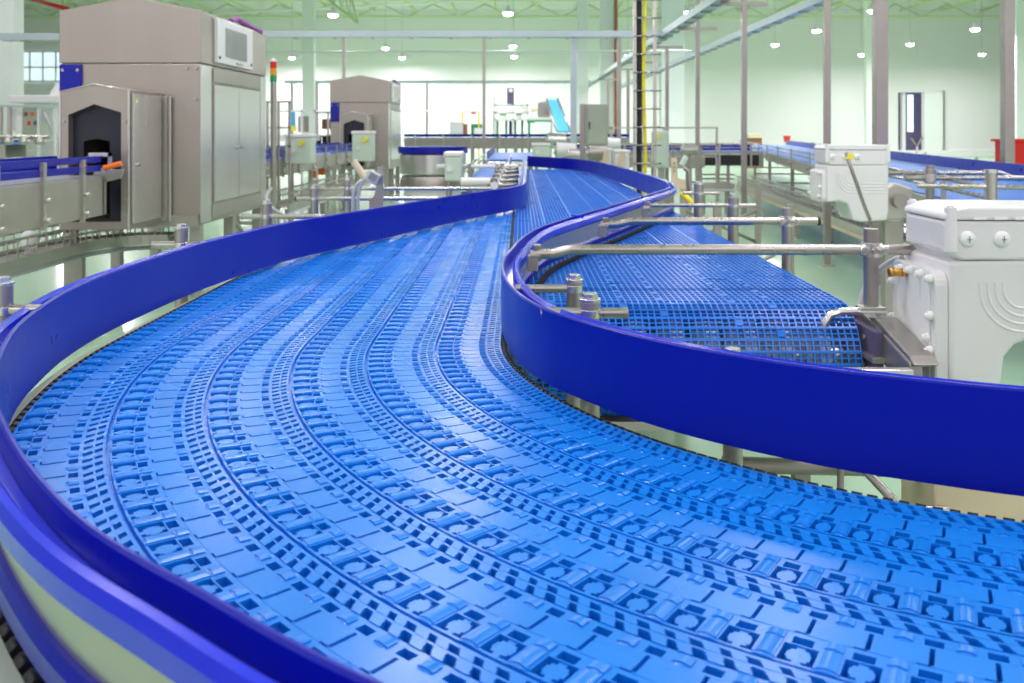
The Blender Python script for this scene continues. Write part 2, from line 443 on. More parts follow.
# straight open-grid belt on the right, running under the diagonal rail
MX0, MX1 = -.030, .945; GN = 52; GP = (MX1 - MX0)/GN; MP = .0345; NCY = 2.70; NR_ = .165; YEND = 11.7
def grid_level(u, v):
    if u < .12 or u > .88: return 0.0
    if v < .12: return .0008
    if v > .88: return .0004
    if .46 < v < .56: return -.001
    return None
Vg, Qg = stack([0, .12, .88, 1], [0, .12, .46, .56, .88, 1], grid_level, .009, ends=False)
gridc = thing('grid_belt_conveyor', 'straight blue open grid belt conveyor beside the curved belt, ending at a roller', 'conveyor')
Vs = []; Qs = []; n = 0
def gpos(s, x, z):
    """s: distance from the top of the nose towards the back; negative wraps round the nose"""
    a = np.clip(-s, 0, None)/NR_; R = NR_ + z
    a2 = np.minimum(a, PI*.93)
    Y = np.where(s >= 0, NCY + s, NCY - R*np.sin(a2)); Z = np.where(s >= 0, BZ + z, BZ - NR_ + R*np.cos(a2))
    return np.stack([x, Y, Z], -1)
Vrow = []; Qrow = []; m_ = 0
for c in range(GN):
    Vrow.append(Vg*np.array([1, 1, 1]) + np.array([c, 0, 0])); Qrow.append(Qg + m_); m_ += len(Vg)
Vrow = np.concatenate(Vrow); Qrow = np.concatenate(Qrow)
k = -13
while k*MP < YEND - NCY:
    s_ = (k + Vrow[:, 1])*MP
    if k == 5: s_ = k*MP + Vrow[:, 1]*MP*.40 + MP*.3      # splice: a slightly open joint
    # flat links: both ends of a link on the circle, straight between
    if k < 0:
        A = gpos(np.full(len(Vrow), k*MP), MX0 + Vrow[:, 0]*GP, Vrow[:, 2]); B = gpos(np.full(len(Vrow), (k+1)*MP), MX0 + Vrow[:, 0]*GP, Vrow[:, 2])
        P = A + (B - A)*Vrow[:, 1:2]
    else: P = gpos(s_, MX0 + Vrow[:, 0]*GP, Vrow[:, 2])
    Vs.append(P); Qs.append(Qrow + n); n += len(Vrow); k += 1
gb = mesh_np('belt', np.concatenate(Vs), np.concatenate(Qs), 'mesh_blue', gridc)
# solid link blocks scattered in the grid
mb = MB()
for k in range(-12, 30):
    for off in ((k*17) % 51, (k*17 + 23) % 51):
        x0 = MX0 + off*GP + GP*.05; s0, s1 = (k+.22)*MP, (k+.8)*MP
        P = [gpos(np.array([s]), np.array([x]), np.array([z]))[0] for z in (-.008, .0006) for s, x in ((s0, x0), (s0, x0+GP*1.05), (s1, x0+GP*1.05), (s1, x0))]
        mb.add(P, [(0,3,2,1),(4,5,6,7),(0,1,5,4),(1,2,6,5),(2,3,7,6),(3,0,4,7)])
mb.obj('link_block', 'mesh_blue', gridc)['kind'] = 'stuff'
MB().box((MX0 + .01, NCY + .25, .90), (MX1 - .01, YEND, .93)).obj('slide_bed', 'dark_blue', gridc)
# lane strips on the far part
mb = MB()
for i in range(1, 6):
    x = MX0 + i*(MX1 - MX0)/6; mb.box((x - .0025, 3.9, BZ + .0008), (x + .0025, YEND, BZ + .0020))
MB().box((MX0 + .005, 4.4, BZ - .012), (MX1 - .005, YEND, BZ - .004)).obj('sheen_deck', 'sheen_blue', gridc)  # added solid deck, its paler blue paints the wall's reflection at grazing angle
mb.obj('lane_strip', 'strip_blue', gridc)['kind'] = 'stuff'
# sprockets, shaft, frames
mb = MB(); mb.rod((MX0 - .03, NCY, BZ - NR_), (MX1 + .10, NCY, BZ - NR_), .028, 18); mb.obj('shaft', 'tube_steel', gridc)
for i in range(9):
    x = MX0 + .06 + i*.103
    mb = MB(); mb.rod((x - .018, NCY, BZ - NR_), (x + .018, NCY, BZ - NR_), NR_ - .030, 24)
    for j in range(20):
        a = 2*PI*j/20; c = Vector((x, NCY + (NR_ - .024)*math.sin(a), BZ - NR_ + (NR_ - .024)*math.cos(a)))
        mb.cbox(c, (.03, .016, .016), rx=-a)
    mb.obj('sprocket', 'white_plastic', gridc)
side = [(NCY - .13, .60), (YEND, .70), (YEND, .90), (NCY + .2, .90), (NCY + .02, .86), (NCY - .13, .80)]
MB().prism(side, MX1 + .012, MX1 + .018, 'x').obj('side_frame', 'frame_steel', gridc)
MB().prism(side, MX0 - .018, MX0 - .012, 'x').obj('side_frame', 'frame_steel', gridc)
MB().box((MX0, NCY - .10, .60), (MX1 + .02, NCY + 4, .625)).obj('drip_tray', 'steel', gridc)
for y in (3.0, 5.2, 7.6, 10.2):
    for x in (MX0 + .02, MX1 - .03): conveyor_leg(gridc, x, y, .70)
# parts round the nose: bent nose bracket arm towards the camera, bar in front
mb = MB(); mb.prism([(2.74, .905), (2.66, .925), (2.58, .912), (2.33, .862), (2.32, .80), (2.4, .785), (2.58, .84), (2.74, .86)], .985, 1.02, 'x')
mb.obj('bearing_arm', 'post_steel', gridc, bevel=.006)
mb = MB(); mb.prism([(2.62, .918), (2.57, .926), (2.34, .876), (2.31, .86), (2.33, .85), (2.56, .90)], .99, 1.055, 'x'); mb.obj('arm_cover', 'post_steel', gridc, bevel=.004)
mb = MB(); mb.box((.965, 2.50, .70), (.99, 2.78, .90)); mb.obj('end_plate', 'purple_dark', gridc, bevel=.003)
mb = MB(); mb.box((.55, 2.30, .832), (.985, 2.33, .850)); mb.obj('front_bar', 'steel_bright', gridc, bevel=.003)
mb = MB(); mb.box((1.0, 2.3, .62), (1.14, 2.31, .80)); mb.obj('gusset', 'steel_bright', gridc)

# ------------------------------------------------------------------ curved guide rails
def smooth(pts, per=8):
    pts = [Vector((p[0], p[1], 0)) for p in pts]; out = []
    P = [pts[0]*2 - pts[1]] + pts + [pts[-1]*2 - pts[-2]]
    for i in range(1, len(P)-2):
        for j in range(per):
            t = j/per; a, b, c, d = P[i-1], P[i], P[i+1], P[i+2]
            out.append(.5*((2*b) + (c-a)*t + (2*a-5*b+4*c-d)*t*t + (3*b-a-3*c+d)*t**3))
    out.append(P[-2]); return out
RT = 1.105; RB = .963
def guide_rail(label, path, side, legs=()):
    """path runs along the product face; side = +1 when the back of the rail lies on the left of the path"""
    t = thing('guide_rail', label, 'guide rail')
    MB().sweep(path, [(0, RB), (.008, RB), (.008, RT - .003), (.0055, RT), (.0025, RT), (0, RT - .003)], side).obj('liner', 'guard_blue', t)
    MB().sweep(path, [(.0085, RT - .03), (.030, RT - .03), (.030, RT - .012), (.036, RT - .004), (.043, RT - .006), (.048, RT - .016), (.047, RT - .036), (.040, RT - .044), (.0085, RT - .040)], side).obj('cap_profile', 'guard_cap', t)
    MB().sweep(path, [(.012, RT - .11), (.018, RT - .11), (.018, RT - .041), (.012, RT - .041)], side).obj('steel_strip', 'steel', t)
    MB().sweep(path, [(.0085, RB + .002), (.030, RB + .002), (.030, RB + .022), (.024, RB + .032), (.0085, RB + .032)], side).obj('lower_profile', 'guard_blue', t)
    return t
outer_pts = [(.085, 11.9), (.075, 10.6), (.065, 9.0), (.055, 7.5), (.046, 6.6), (.040, 6.12), (.022, 5.86), (-.03, 5.62), (-.10, 5.42), (-.20, 5.2), (-.376, 4.76), (-.53, 4.35), (-.673, 3.95), (-.79, 3.66), (-.872, 3.40), (-.937, 3.06), (-.975, 2.76), (-.99, 2.46), (-.992, 2.2),
             (-.972, 1.98), (-.935, 1.80), (-.88, 1.61), (-.79, 1.40), (-.69, 1.215), (-.575, 1.045), (-.46, .90), (-.355, .79), (-.236, .693), (-.14, .616), (-.05, .555), (.08, .475), (.25, .39), (.45, .30), (.7, .215), (1.0, .16), (1.4, .14), (1.8, .2)]
outer_path = smooth(outer_pts)
rail_o = guide_rail('long blue guide rail round the outside of the bend', outer_path, -1)
inner_pts = [(1.75, 1.28), (1.4, 1.17), (1.1, 1.125), (.86, 1.165), (.671, 1.222), (.527, 1.285), (.42, 1.345), (.311, 1.428), (.23, 1.506), (.146, 1.612), (.0537, 1.765), (.0, 1.925), (-.032, 2.11), (-.047, 2.3), (-.046, 2.5), (-.028, 2.68), (-.003, 2.92), (.053, 3.24), (.148, 3.53), (.286, 3.89), (.4546, 4.33), (.673, 4.92), (.82, 5.32), (.895, 5.56), (.945, 5.85), (.975, 6.2), (.982, 6.7), (.965, 7.5), (.93, 8.4), (.87, 9.5), (.80, 10.3), (.68, 11.0), (.48, 11.5), (.3, 11.9), (.10, 12.3)]
inner_path = smooth(inner_pts)
rail_i = guide_rail('blue guide rail round the inside of the bend, running diagonally across to the grid belt', inner_path, -1)
# splice cover and clips on the inner rail
def on_path(path, i, off, z, side=-1):
    d = (path[i+1] - path[i-1]).normalized(); nrm = Vector((-d.y, d.x, 0))*side
    return Vector((path[i].x, path[i].y, 0)) + nrm*off + Vector((0, 0, z)), math.atan2(d.y, d.x)
i_s = min(range(len(inner_path)), key=lambda i: (inner_path[i] - Vector((.215, 3.7, 0))).length)
p, a = on_path(inner_path, i_s, .02, RT - .012); MB().cbox(p, (.008, .052, .03), rz=a).obj('splice', 'guard_cap', rail_i)
# knobbly dark strip under the diagonal run
mb = MB(); i0 = min(range(len(inner_path)), key=lambda i: (inner_path[i] - Vector((-.046, 2.5, 0))).length); i1 = min(range(len(inner_path)), key=lambda i: (inner_path[i] - Vector((.75, 5.15, 0))).length)
pts = [on_path(inner_path, i, .062, RB - .004)[0] for i in range(i0, i1)]
mb.tube(pts, .0035, 8)
L_ = 0
for a_, b_ in zip(pts, pts[1:]):
    n_ = max(1, int((b_-a_).length/.016))
    for j in range(n_): mb.cbox(a_.lerp(b_, j/n_), (.007, .018, .011), rz=math.atan2((b_-a_).y, (b_-a_).x))
mb.obj('knobbly_strip', 'black_rubber', rail_i)

# ------------------------------------------------------------------ rail supports: post, clamp, tube
def rail_support(label, post, z0, z1, tube, pr=.018, tr=.0155, group=None, cap_nut=True, black_end=False, foot=True, bend=None, bracket=None):
    """post (x, y); tube: list of world points of the horizontal bar"""
    x, y = post; t = thing('rail_support', label, 'rail support', (x, y, z0), group=group); o = Vector((x, y, z0))
    mb = MB(); mb.rod((0, 0, 0), (0, 0, z1 - z0), pr, 18); mb.obj('post', 'post_steel', t, bevel=.002)
    if cap_nut:
        mb = MB(); mb.rod((0, 0, z1-z0), (0, 0, z1-z0+.006), pr*1.12, 18); mb.rod((0, 0, z1-z0+.006), (0, 0, z1-z0+.016), pr*.8, 6); mb.obj('cap_nut', 'steel_bright', t, bevel=.001)
    pts = [Vector(p) - o for p in tube]
    mb = MB(); mb.tube(pts, tr, 14); mb.obj('tube', 'tube_steel', t)
    e = pts[-1]; d = (pts[-1] - pts[-2]).normalized()
    mb = MB(); mb.rod(e - d*.004, e + d*.006, tr*1.08, 14); mb.obj('end_cap', 'black_rubber' if black_end else 'post_steel', t)
    zt = pts[-1].z
    small = tr < .012
    mb = MB(); mb.rod((0, 0, zt - (.008 if small else .020)), (0, 0, zt + (.008 if small else .020)), pr*(1.08 if small else 1.22), 18)
    if not small: mb.rod((-.028, 0, zt), (.028, 0, zt), tr*1.25, 16)
    for s in (() if small else (-1, 1)):
        mb.rod((s*.028, -.030, zt), (s*.028, -.012, zt), .0115, 14)
    mb.obj('clamp', 'steel_bright', t, bevel=.001)
    for s in (() if small else (-1, 0, 1)):
        mb = MB(); mb.lathe((s*.028, -.032 - (0 if s else -.001), zt), [(.0, -.003), (.0075, -.003), (.009, 0), (.009, .004)], 12, 'y'); mb.obj('bolt', 'tube_steel', t)
    if bracket:
        b = Vector(bracket) - o
        mb = MB(); mb.rod(b + Vector((0, 0, -.025)), b + Vector((0, 0, .012)), .009, 12); mb.rod(b + Vector((0, 0, .012)), b + Vector((0, 0, .022)), .014, 6); mb.rod(b + Vector((-.02, .0, -.01)), b + Vector((.01, 0, -.01)), .016, 12); mb.cbox(b + Vector((-.012, 0, -.03)), (.03, .03, .045))
        mb.obj('rail_clip', 'post_steel', t, bevel=.002)
    if foot:
        mb = MB(); mb.cbox((0, 0, .004), (.07, .05, .008)); mb.obj('foot', 'steel', t, bevel=.002)
    return t
def bent(x0, x1, y, z):     # flattened bent end, then straight tube
    return [(x0, y, z - .012), (x0 + .05, y, z - .012), (x0 + .075, y, z - .006), (x0 + .10, y, z), (x0 + .13, y, z), (x1, y, z)]
rail_support('long polished tube and clamp post just left of the white gear motor', (.992, 2.6), .945, 1.172, bent(.045, 1.135, 2.6, 1.112), pr=.0205, black_end=True, cap_nut=False, bracket=(.048, 2.6, 1.105))
rail_support('second polished tube from the front across the grid belt, black ended post', (1.03, 3.55), .80, 1.15, bent(.325, 1.15, 3.55, 1.098), pr=.0195, black_end=True, cap_nut=False, bracket=(.33, 3.55, 1.09))
rail_support('third thinner tube across the grid belt on a post with a nut on top', (1.02, 4.4), .80, 1.125, [(.62, 4.4, 1.09), (.8, 4.4, 1.09), (1.12, 4.4, 1.088)], pr=.026, tr=.010, bracket=(.61, 4.4, 1.085))
rail_support('farthest thin tube at the right end of the diagonal rail', (1.02, 5.25), .80, 1.14, [(.93, 5.25, 1.09), (1.0, 5.25, 1.09), (1.13, 5.25, 1.088)], pr=.028, tr=.010)
rail_support('short tube on a nut topped post inside the bend, farther of the two', (.124, 2.1), .80, 1.105, [(-.01, 2.1, 1.088), (.05, 2.1, 1.088), (.13, 2.1, 1.088)], pr=.0185, tr=.0095)
rail_support('short tube on a nut topped post inside the bend, nearer of the two', (.137, 1.80), .80, 1.115, [(.04, 1.80, 1.092), (.1, 1.80, 1.092), (.205, 1.80, 1.092)], pr=.0195, tr=.0105)
rail_support('post whose nut just peeks over the inner rail before the roller', (.37, 1.60), .80, 1.055, [(.30, 1.60, 1.03), (.33, 1.6, 1.03), (.42, 1.60, 1.03)], pr=.017, tr=.0095)
for x, lab, yy, x0, x1, zz, blk in ((-1.03, 'short tube and post at the left edge of the photo outside the bend', 1.83, -1.06, -.945, 1.092, 0),
        (-1.06, 'short tube and nut topped post behind the outer rail, beside the low chain conveyor', 2.88, -1.145, -.985, 1.09, 0),
        (-1.04, 'tube and nut topped post behind the outer rail below the big inspection cabinet', 3.78, -1.14, -.80, 1.095, 0),
        (-1.05, 'long black ended tube and post behind the outer rail, in front of the photo eye', 4.7, -1.145, -.42, 1.10, 1),
        (-1.06, 'farthest long tube and post behind the outer rail', 5.65, -1.22, -.18, 1.09, 0)):
    pts = [(x1, yy, zz), ((x0+x1)/2, yy, zz), (x0, yy, zz)]
    rail_support(lab, (x, yy), .80, zz + .05, pts, pr=.020, tr=.0115, black_end=bool(blk), foot=True)
# hook shaped flat foot below the first post
t = thing('hook_bracket', 'bent flat steel hook bracket under the clamp post beside the grid belt', 'bracket', (.992, 2.6, .94))
MB().cbox((0, 0, 0), (.075, .05, .009)).obj('base_plate', 'steel_bright', t, bevel=.002)
pts = [(-.03, 0, -.002), (-.09, -.005, -.002), (-.12, -.01, -.012), (-.135, -.012, -.035), (-.135, -.012, -.075)]
mb = MB(); mb.tube(pts, .011, 8); mb.obj('hook', 'steel_bright', t)
# ------------------------------------------------------------------ gear motor (white enamelled housing)
def gear_motor(label, loc, rz=0, foot_right=False):
    t = thing('gear_motor', label, 'motor', loc, rz)
    body = [(0, -.05), (.125, -.05), (.133, .02), (.14, .07), (.165, .10), (.21, .118), (.40, .135), (.445, .155), (.445, .322), (0, .314)]
    if foot_right: body = [(0, .07), (.09, .08), (.15, .06), (.19, -.05), (.25, -.06), (.43, -.05), (.445, .0), (.445, .322), (0, .314)]
    mb = MB(); mb.prism(body, 0, .29, 'y'); b = mb.obj('housing', 'enamel', t, bevel=.012, seg=3)
    for i, r in enumerate((.05, .07, .09, .11)):
        pts = [Vector((.185 - r, .001, .262))] + [Vector((.185 - r*math.cos(a), .001, .245 - r*math.sin(a))) for a in [PI/2*j/8 for j in range(9)]] + [Vector((.42 - .0*i, .001, .245 - r))]
        MB().tube(pts, .0042, 8).obj('cooling_rib', 'enamel', b)
    # side flange plate with bolts
    zf = .11 if foot_right else 0
    def rr(y0, y1, z0, z1, r):
        out = []
        for cx, cy, a0 in ((y1-r, z1-r, 0), (y0+r, z1-r, 90), (y0+r, z0+r, 180), (y1-r, z0+r, 270)):
            for j in range(5): a = math.radians(a0 + j*22.5); out.append((cx + r*math.cos(a), cy + r*math.sin(a)))
        return out
    fl = MB().prism(rr(.01, .285, -.04 + zf, .285, .035), -.035, 0, 'x').obj('flange', 'enamel', t, bevel=.005)
    MB().prism(rr(.035, .26, -.02 + zf, .26, .03), -.040, -.035, 'x').obj('cover_plate', 'white_plastic', t, bevel=.002)
    for y, z in ((.03, .265), (.085, .27), (.15, .27), (.215, .265), (.268, .22), (.268, .12), (.268, .02), (.028, .17), (.028, .08), (.028, 0), (.045, .11)):
        if z < zf: continue
        mb = MB(); mb.lathe((-.038, y, z), [(.0, -.018), (.007, -.018), (.008, -.012), (.011, -.010), (.0125, .002)], 12, 'x'); mb.obj('bolt', 'white_plastic', t)
    for z in (.255, .255, .24):
        pass
    for y, h in ((.085, .06), (.15, .07), (.215, .09)):
        mb = MB(); mb.rod((-.038, y, .262), (-.038, y, .262 - h), .007, 10, .003); mb.obj('stiffening_rib', 'enamel', fl)
    # neck and terminal box
    mb = MB(); mb.prism([(.02, .30), (.44, .30), (.44, .345), (.0, .345)], .02, .27, 'y'); mb.obj('neck', 'enamel', t, bevel=.008)
    tb = MB().prism([(-.012, .335), (.03, .318), (.45, .318), (.45, .418), (-.018, .418)], -.004, .235, 'y').obj('terminal_box', 'enamel', t, bevel=.009, seg=3)
    mb = MB(); mb.prism([(-.022, .420), (.456, .420), (.452, .452), (.04, .455), (.0, .448), (-.02, .436)], -.008, .24, 'y'); mb.obj('box_lid', 'enamel', t, bevel=.008, seg=3)
    for i in range(7):
        mb = MB(); mb.box((.055 + i*.052, -.0105, .421), (.055 + i*.052 + .034, -.004, .4265)); mb.obj('lid_slot', 'white_plastic', tb, bevel=.001)
    for x, y in ((.0, .0), (.0, .228), (.44, .0)):
        mb = MB(); mb.rod((x, y, .34), (x, y, .452), .017, 16, .0145); mb.rod((x, y, .452), (x, y, .457), .009, 8); mb.obj('corner_boss', 'enamel', tb)
    for i in range(3):
        x = .04 + .088*i
        kn = MB().lathe((x, -.004, .372), [(.0, -.013), (.012, -.013), (.0165, -.010), (.0205, -.004), (.0205, .004)], 24, 'y').obj('screw_plug', 'white_plastic', t)
        mb = MB(); mb.box((x - .0014, -.0185, .363), (x + .0014, -.0165, .381)); mb.box((x - .006, -.0185, .3705), (x + .006, -.0165, .3735)); mb.obj('plug_slot', 'cabinet_grey', kn)
    mb = MB(); mb.box((.028, -.0015, .332), (.44, .001, .3345)); mb.obj('panel_edge', 'enamel_green', t)
    return t
gm = gear_motor('large white gear motor driving the grid belt, nearest to the camera', (1.10, 2.35, .80))
# brass fitting and pale flexible cable
t = thing('cable_gland', 'brass cable gland on the flange of the nearest white gear motor', 'fitting', (1.062, 2.52, 1.06))
mb = MB(); mb.rod((0, 0, 0), (-.018, 0, 0), .013, 6); mb.rod((-.018, 0, 0), (-.04, 0, 0), .010, 12); mb.obj('body', 'brass', t, bevel=.001)
mb = MB(); mb.rod((-.04, 0, 0), (-.052, 0, 0), .0125, 6); mb.obj('hex_nut', 'brass', t)
def cable(label, pts, r, material='light_cable', name='cable'):
    o = MB().tube(smooth3(pts), r, 8).obj(name, material); return tag(o, label, 'cable')
def smooth3(pts, per=8):
    pts = [Vector(p) for p in pts]; P = [pts[0]*2 - pts[1]] + pts + [pts[-1]*2 - pts[-2]]; out = []
    for i in range(1, len(P)-2):
        for j in range(per):
            t = j/per; a, b, c, d = P[i-1], P[i], P[i+1], P[i+2]
            out.append(.5*((2*b) + (c-a)*t + (2*a-5*b+4*c-d)*t*t + (3*b-a-3*c+d)*t**3))
    out.append(P[-2]); return out
cable('pale flexible hose looping from the nearest gear motor down past the clamp post', [at(902, 258, 2.62), at(893, 260, 2.66), at(880, 269, 2.7), at(868, 282, 2.74), at(861, 300, 2.74), at(859, 322, 2.72), at(862, 345, 2.7)], .008)
# coupling hardware between shaft and motor
t = thing('torque_arm', 'steel bolted torque arm between the roller shaft and the nearest gear motor', 'bracket', (1.06, 2.5, .87))
mb = MB(); mb.box((-.11, -.02, -.05), (0, .22, -.035)); mb.box((-.11, .2, -.05), (0, .215, .06)); mb.obj('bracket_plate', 'post_steel', t, bevel=.002)
for x, y, z in ((-.07, .08, .0), (-.02, .02, -.005), (-.005, .12, .01)):
    mb = MB(); mb.rod((x - .02, y, z), (x + .02, y, z), .014, 6); mb.rod((x - .03, y, z), (x + .03, y, z), .008, 10); mb.obj('bolt', 'tube_steel', t, bevel=.001)

gm2 = gear_motor('white gear motor with a grey cable hanging over it, beside the right hand conveyor', at(827, 213, 6.1), foot_right=True)
gm2.scale = (.92, .92, 1.0)
cable('thin dark cable hanging over the second white gear motor', [at(846, 153, 5.95), at(850, 165, 5.9), at(856, 182, 5.9), at(864, 205, 5.95), at(870, 220, 6.0)], .012, 'post_steel')
t = tag(MB().cbox(at(850, 157, 5.92), (.035, .02, .045), ry=.6).obj('cable_tag', 'yellow', bevel=.002), 'small yellow tag on the cable of the second white gear motor', 'tag')

# ------------------------------------------------------------------ inspection cabinets (stainless tunnel machines)
def cabinet():
    t = thing('inspection_cabinet', 'large stainless steel inspection cabinet with a tunnel hood and a screen, on the left', 'machine', (-3.39, 8.0, 0))
    W0, W1 = -.61, .61; D = 2.03
    MB().prism([(W0, .62), (W1, .62), (W1, 2.03), (W0, 2.03)], .01, D, 'y').obj('body', 'steel_sheet', t, bevel=.01)
    MB().prism([(W0 - .01, 2.032), (W1 + .01, 2.032), (W1 + .01, 2.49), (.02, 2.61), (W0 - .01, 2.49)], 0, D, 'y').obj('roof_housing', 'steel_sheet', t, bevel=.008)
    # side with two doors, band, base sill
    X = W1
    for y0, y1 in ((.32, 1.03), (1.05, 1.76)):
        d = MB().box((X, y0, .80), (X + .022, y1, 1.86)).obj('door', 'steel_bright', t, bevel=.004)
        yy = y1 - .06 if y0 < .5 else y0 + .06
        mb = MB(); mb.rod((X + .022, yy, 1.28), (X + .035, yy, 1.28), .018, 12); mb.obj('knob', 'tube_steel', d)
    MB().box((X, .30, 1.88), (X + .018, 1.80, 2.0)).obj('upper_band', 'frame_steel', t, bevel=.003)
    MB().box((X, .28, .66), (X + .02, 1.82, .78)).obj('sill', 'frame_steel', t, bevel=.003)
    MB().box((X, .0, .64), (X + .008, .27, 2.02)).obj('corner_strip', 'steel_bright', t, bevel=.002)
    MB().box((X, 1.83, .64), (X + .008, D, 2.02)).obj('corner_strip', 'steel_bright', t, bevel=.002)
    mb = MB(); mb.box((X + .01, .33, 2.06), (X + .045, 1.42, 2.47)); s = mb.obj('screen_housing', 'enamel', t, bevel=.006)
    MB().box((X + .045, .55, 2.13), (X + .05, 1.20, 2.40)).obj('screen', 'screen', s)
    for y in (.38, 1.36):
        mb = MB(); mb.rod((X + .045, y, 2.11), (X + .052, y, 2.11), .015, 10); mb.obj('latch', 'dark', s)
    mb = MB(); mb.box((X + .045, .86, 2.085), (X + .058, 1.05, 2.095)); mb.obj('handle', 'post_steel', s)
    # blue plate with two bolts on the front
    bp = MB().box((W0 + .0, -.012, 1.62), (W0 + .19, .01, 2.02)).obj('blue_plate', 'guard_blue', t, bevel=.003)
    for x in (.03, .16):
        MB().rod((W0 + x, -.012, 1.97), (W0 + x, -.022, 1.97), .014, 12).obj('bolt', 'tube_steel', bp)
    # tunnel hood
    h0, h1 = -.26, .285
    hd = MB()
    outer = [(h0, .66), (h1, .66), (h1, 1.765), (.01, 1.815), (h0, 1.755)]
    inner = [(h0 + .065, .72), (h1 - .06, .72), (h1 - .06, 1.59), (.01, 1.655), (h0 + .065, 1.57)]
    for ya, yb in ((-.70, -.69),):
        vs = [(x, ya, z) for x, z in outer] + [(x, ya, z) for x, z in inner] + [(x, yb + .69, z) for x, z in outer] + [(x, yb + .69, z) for x, z in inner]
        n = 5; fs = []
        for j in range(n):
            k = (j+1) % n
            fs += [(j, k, n+k, n+j), (j, 2*n+j, 2*n+k, k), (n+j, n+k, 3*n+k, 3*n+j)]
        hd.add(vs, fs)
    hd.obj('tunnel_hood', 'steel_sheet', t)
    rim = MB(); rim.tube([(x, -.70, z) for x, z in (outer[0], outer[4], outer[3], outer[2], outer[1])], .009, 8); rim.tube([(h1 + .075, -.03, .66), (h1 + .075, -.03, 1.74)], .008, 8); rim.obj('hood_edge', 'steel_bright', t)
    # dark panel inside with a smaller opening
    pn = MB(); o_ = inner; i_ = [(-.11, .72), (.10, .72), (.10, 1.36), (-.005, 1.38), (-.11, 1.36)]
    vs = [(x, -.62, z) for x, z in o_] + [(x, -.62, z) for x, z in i_] + [(x, -.60, z) for x, z in o_] + [(x, -.60, z) for x, z in i_]
    fs = []
    for j in range(5):
        k = (j+1) % 5; fs += [(j, k, 5+k, 5+j), (5+j, 5+k, 15+k, 15+j), (10+j, 15+j, 15+k, 10+k)]
    pn.add(vs, fs); pn.obj('dark_panel', 'navy_panel', t)
    MB().prism([(-.2, .73), (.22, .73), (.22, 1.58), (-.2, 1.56)], -.05, -.03, 'y').obj('tunnel_back', 'dark', t)
    d = MB().box((h1 + .002, -.66, .70), (h1 + .025, -.10, 1.74)).obj('hood_door', 'steel_bright', t, bevel=.003)
    MB().rod((h1 + .025, -.58, 1.17), (h1 + .04, -.58, 1.17), .016, 12).obj('knob', 'tube_steel', d)
    tri = MB().prism([(-.62, 1.67), (-.58, 1.67), (-.60, 1.705)], h1 + .025, h1 + .028, 'x').obj('warning_sign', 'yellow', d)
    fl = MB(); fl.box((h1, -.06, .66), (h1 + .07, -.02, 1.74)); fl.box((h1 + .06, -.06, .66), (h1 + .075, .0, 1.74)); fl.obj('hood_flange', 'frame_steel', t, bevel=.002)
    for z in (.9, 1.52):
        for x in (h0 + .03, h1 - .03): MB().rod((x, -.70, z), (x, -.712, z), .013, 10).obj('bolt', 'tube_steel', t)
    for x, z in ((.49, 1.99), (.57, 1.99), (.57, 1.72), (.58, .72), (.42, .68)):
        MB().rod((x, .01, z), (x, -.006, z), .016, 10).obj('bolt', 'tube_steel', t)
    MB().cbox((.0, -.01, .66), (1.2, .03, .1)).obj('front_sill', 'frame_steel', t)
    for x in (W0 + .06, W1 - .06):
        for y in (.08, 1.0, D - .08):
            mb = MB(); mb.box((x - .045, y - .045, .05), (x + .045, y + .045, .64)); mb.rod((x, y, 0), (x, y, .06), .05, 14); mb.obj('leg', 'frame_steel', t)
    mb = MB(); mb.box((W1 - .08, .1, .18), (W1 - .05, 1.95, .23)); mb.rod((W1 - .06, 1.0, .6), (W1 - .06, 1.9, .2), .018, 8); mb.obj('leg_brace', 'frame_steel', t)
    MB().tube([(W1 - .02, .9, 2.5), (W1 - .05, 1.2, 2.56), (W1 - .02, 1.5, 2.52), (W1, 1.85, 2.5)], .03, 8).obj('roof_cable', 'mauve', t)
    return t
cab = cabinet()
dup(cab, (-3.39, 19.4, 0), label='smaller looking far stainless inspection cabinet with a blue plate, left of centre')

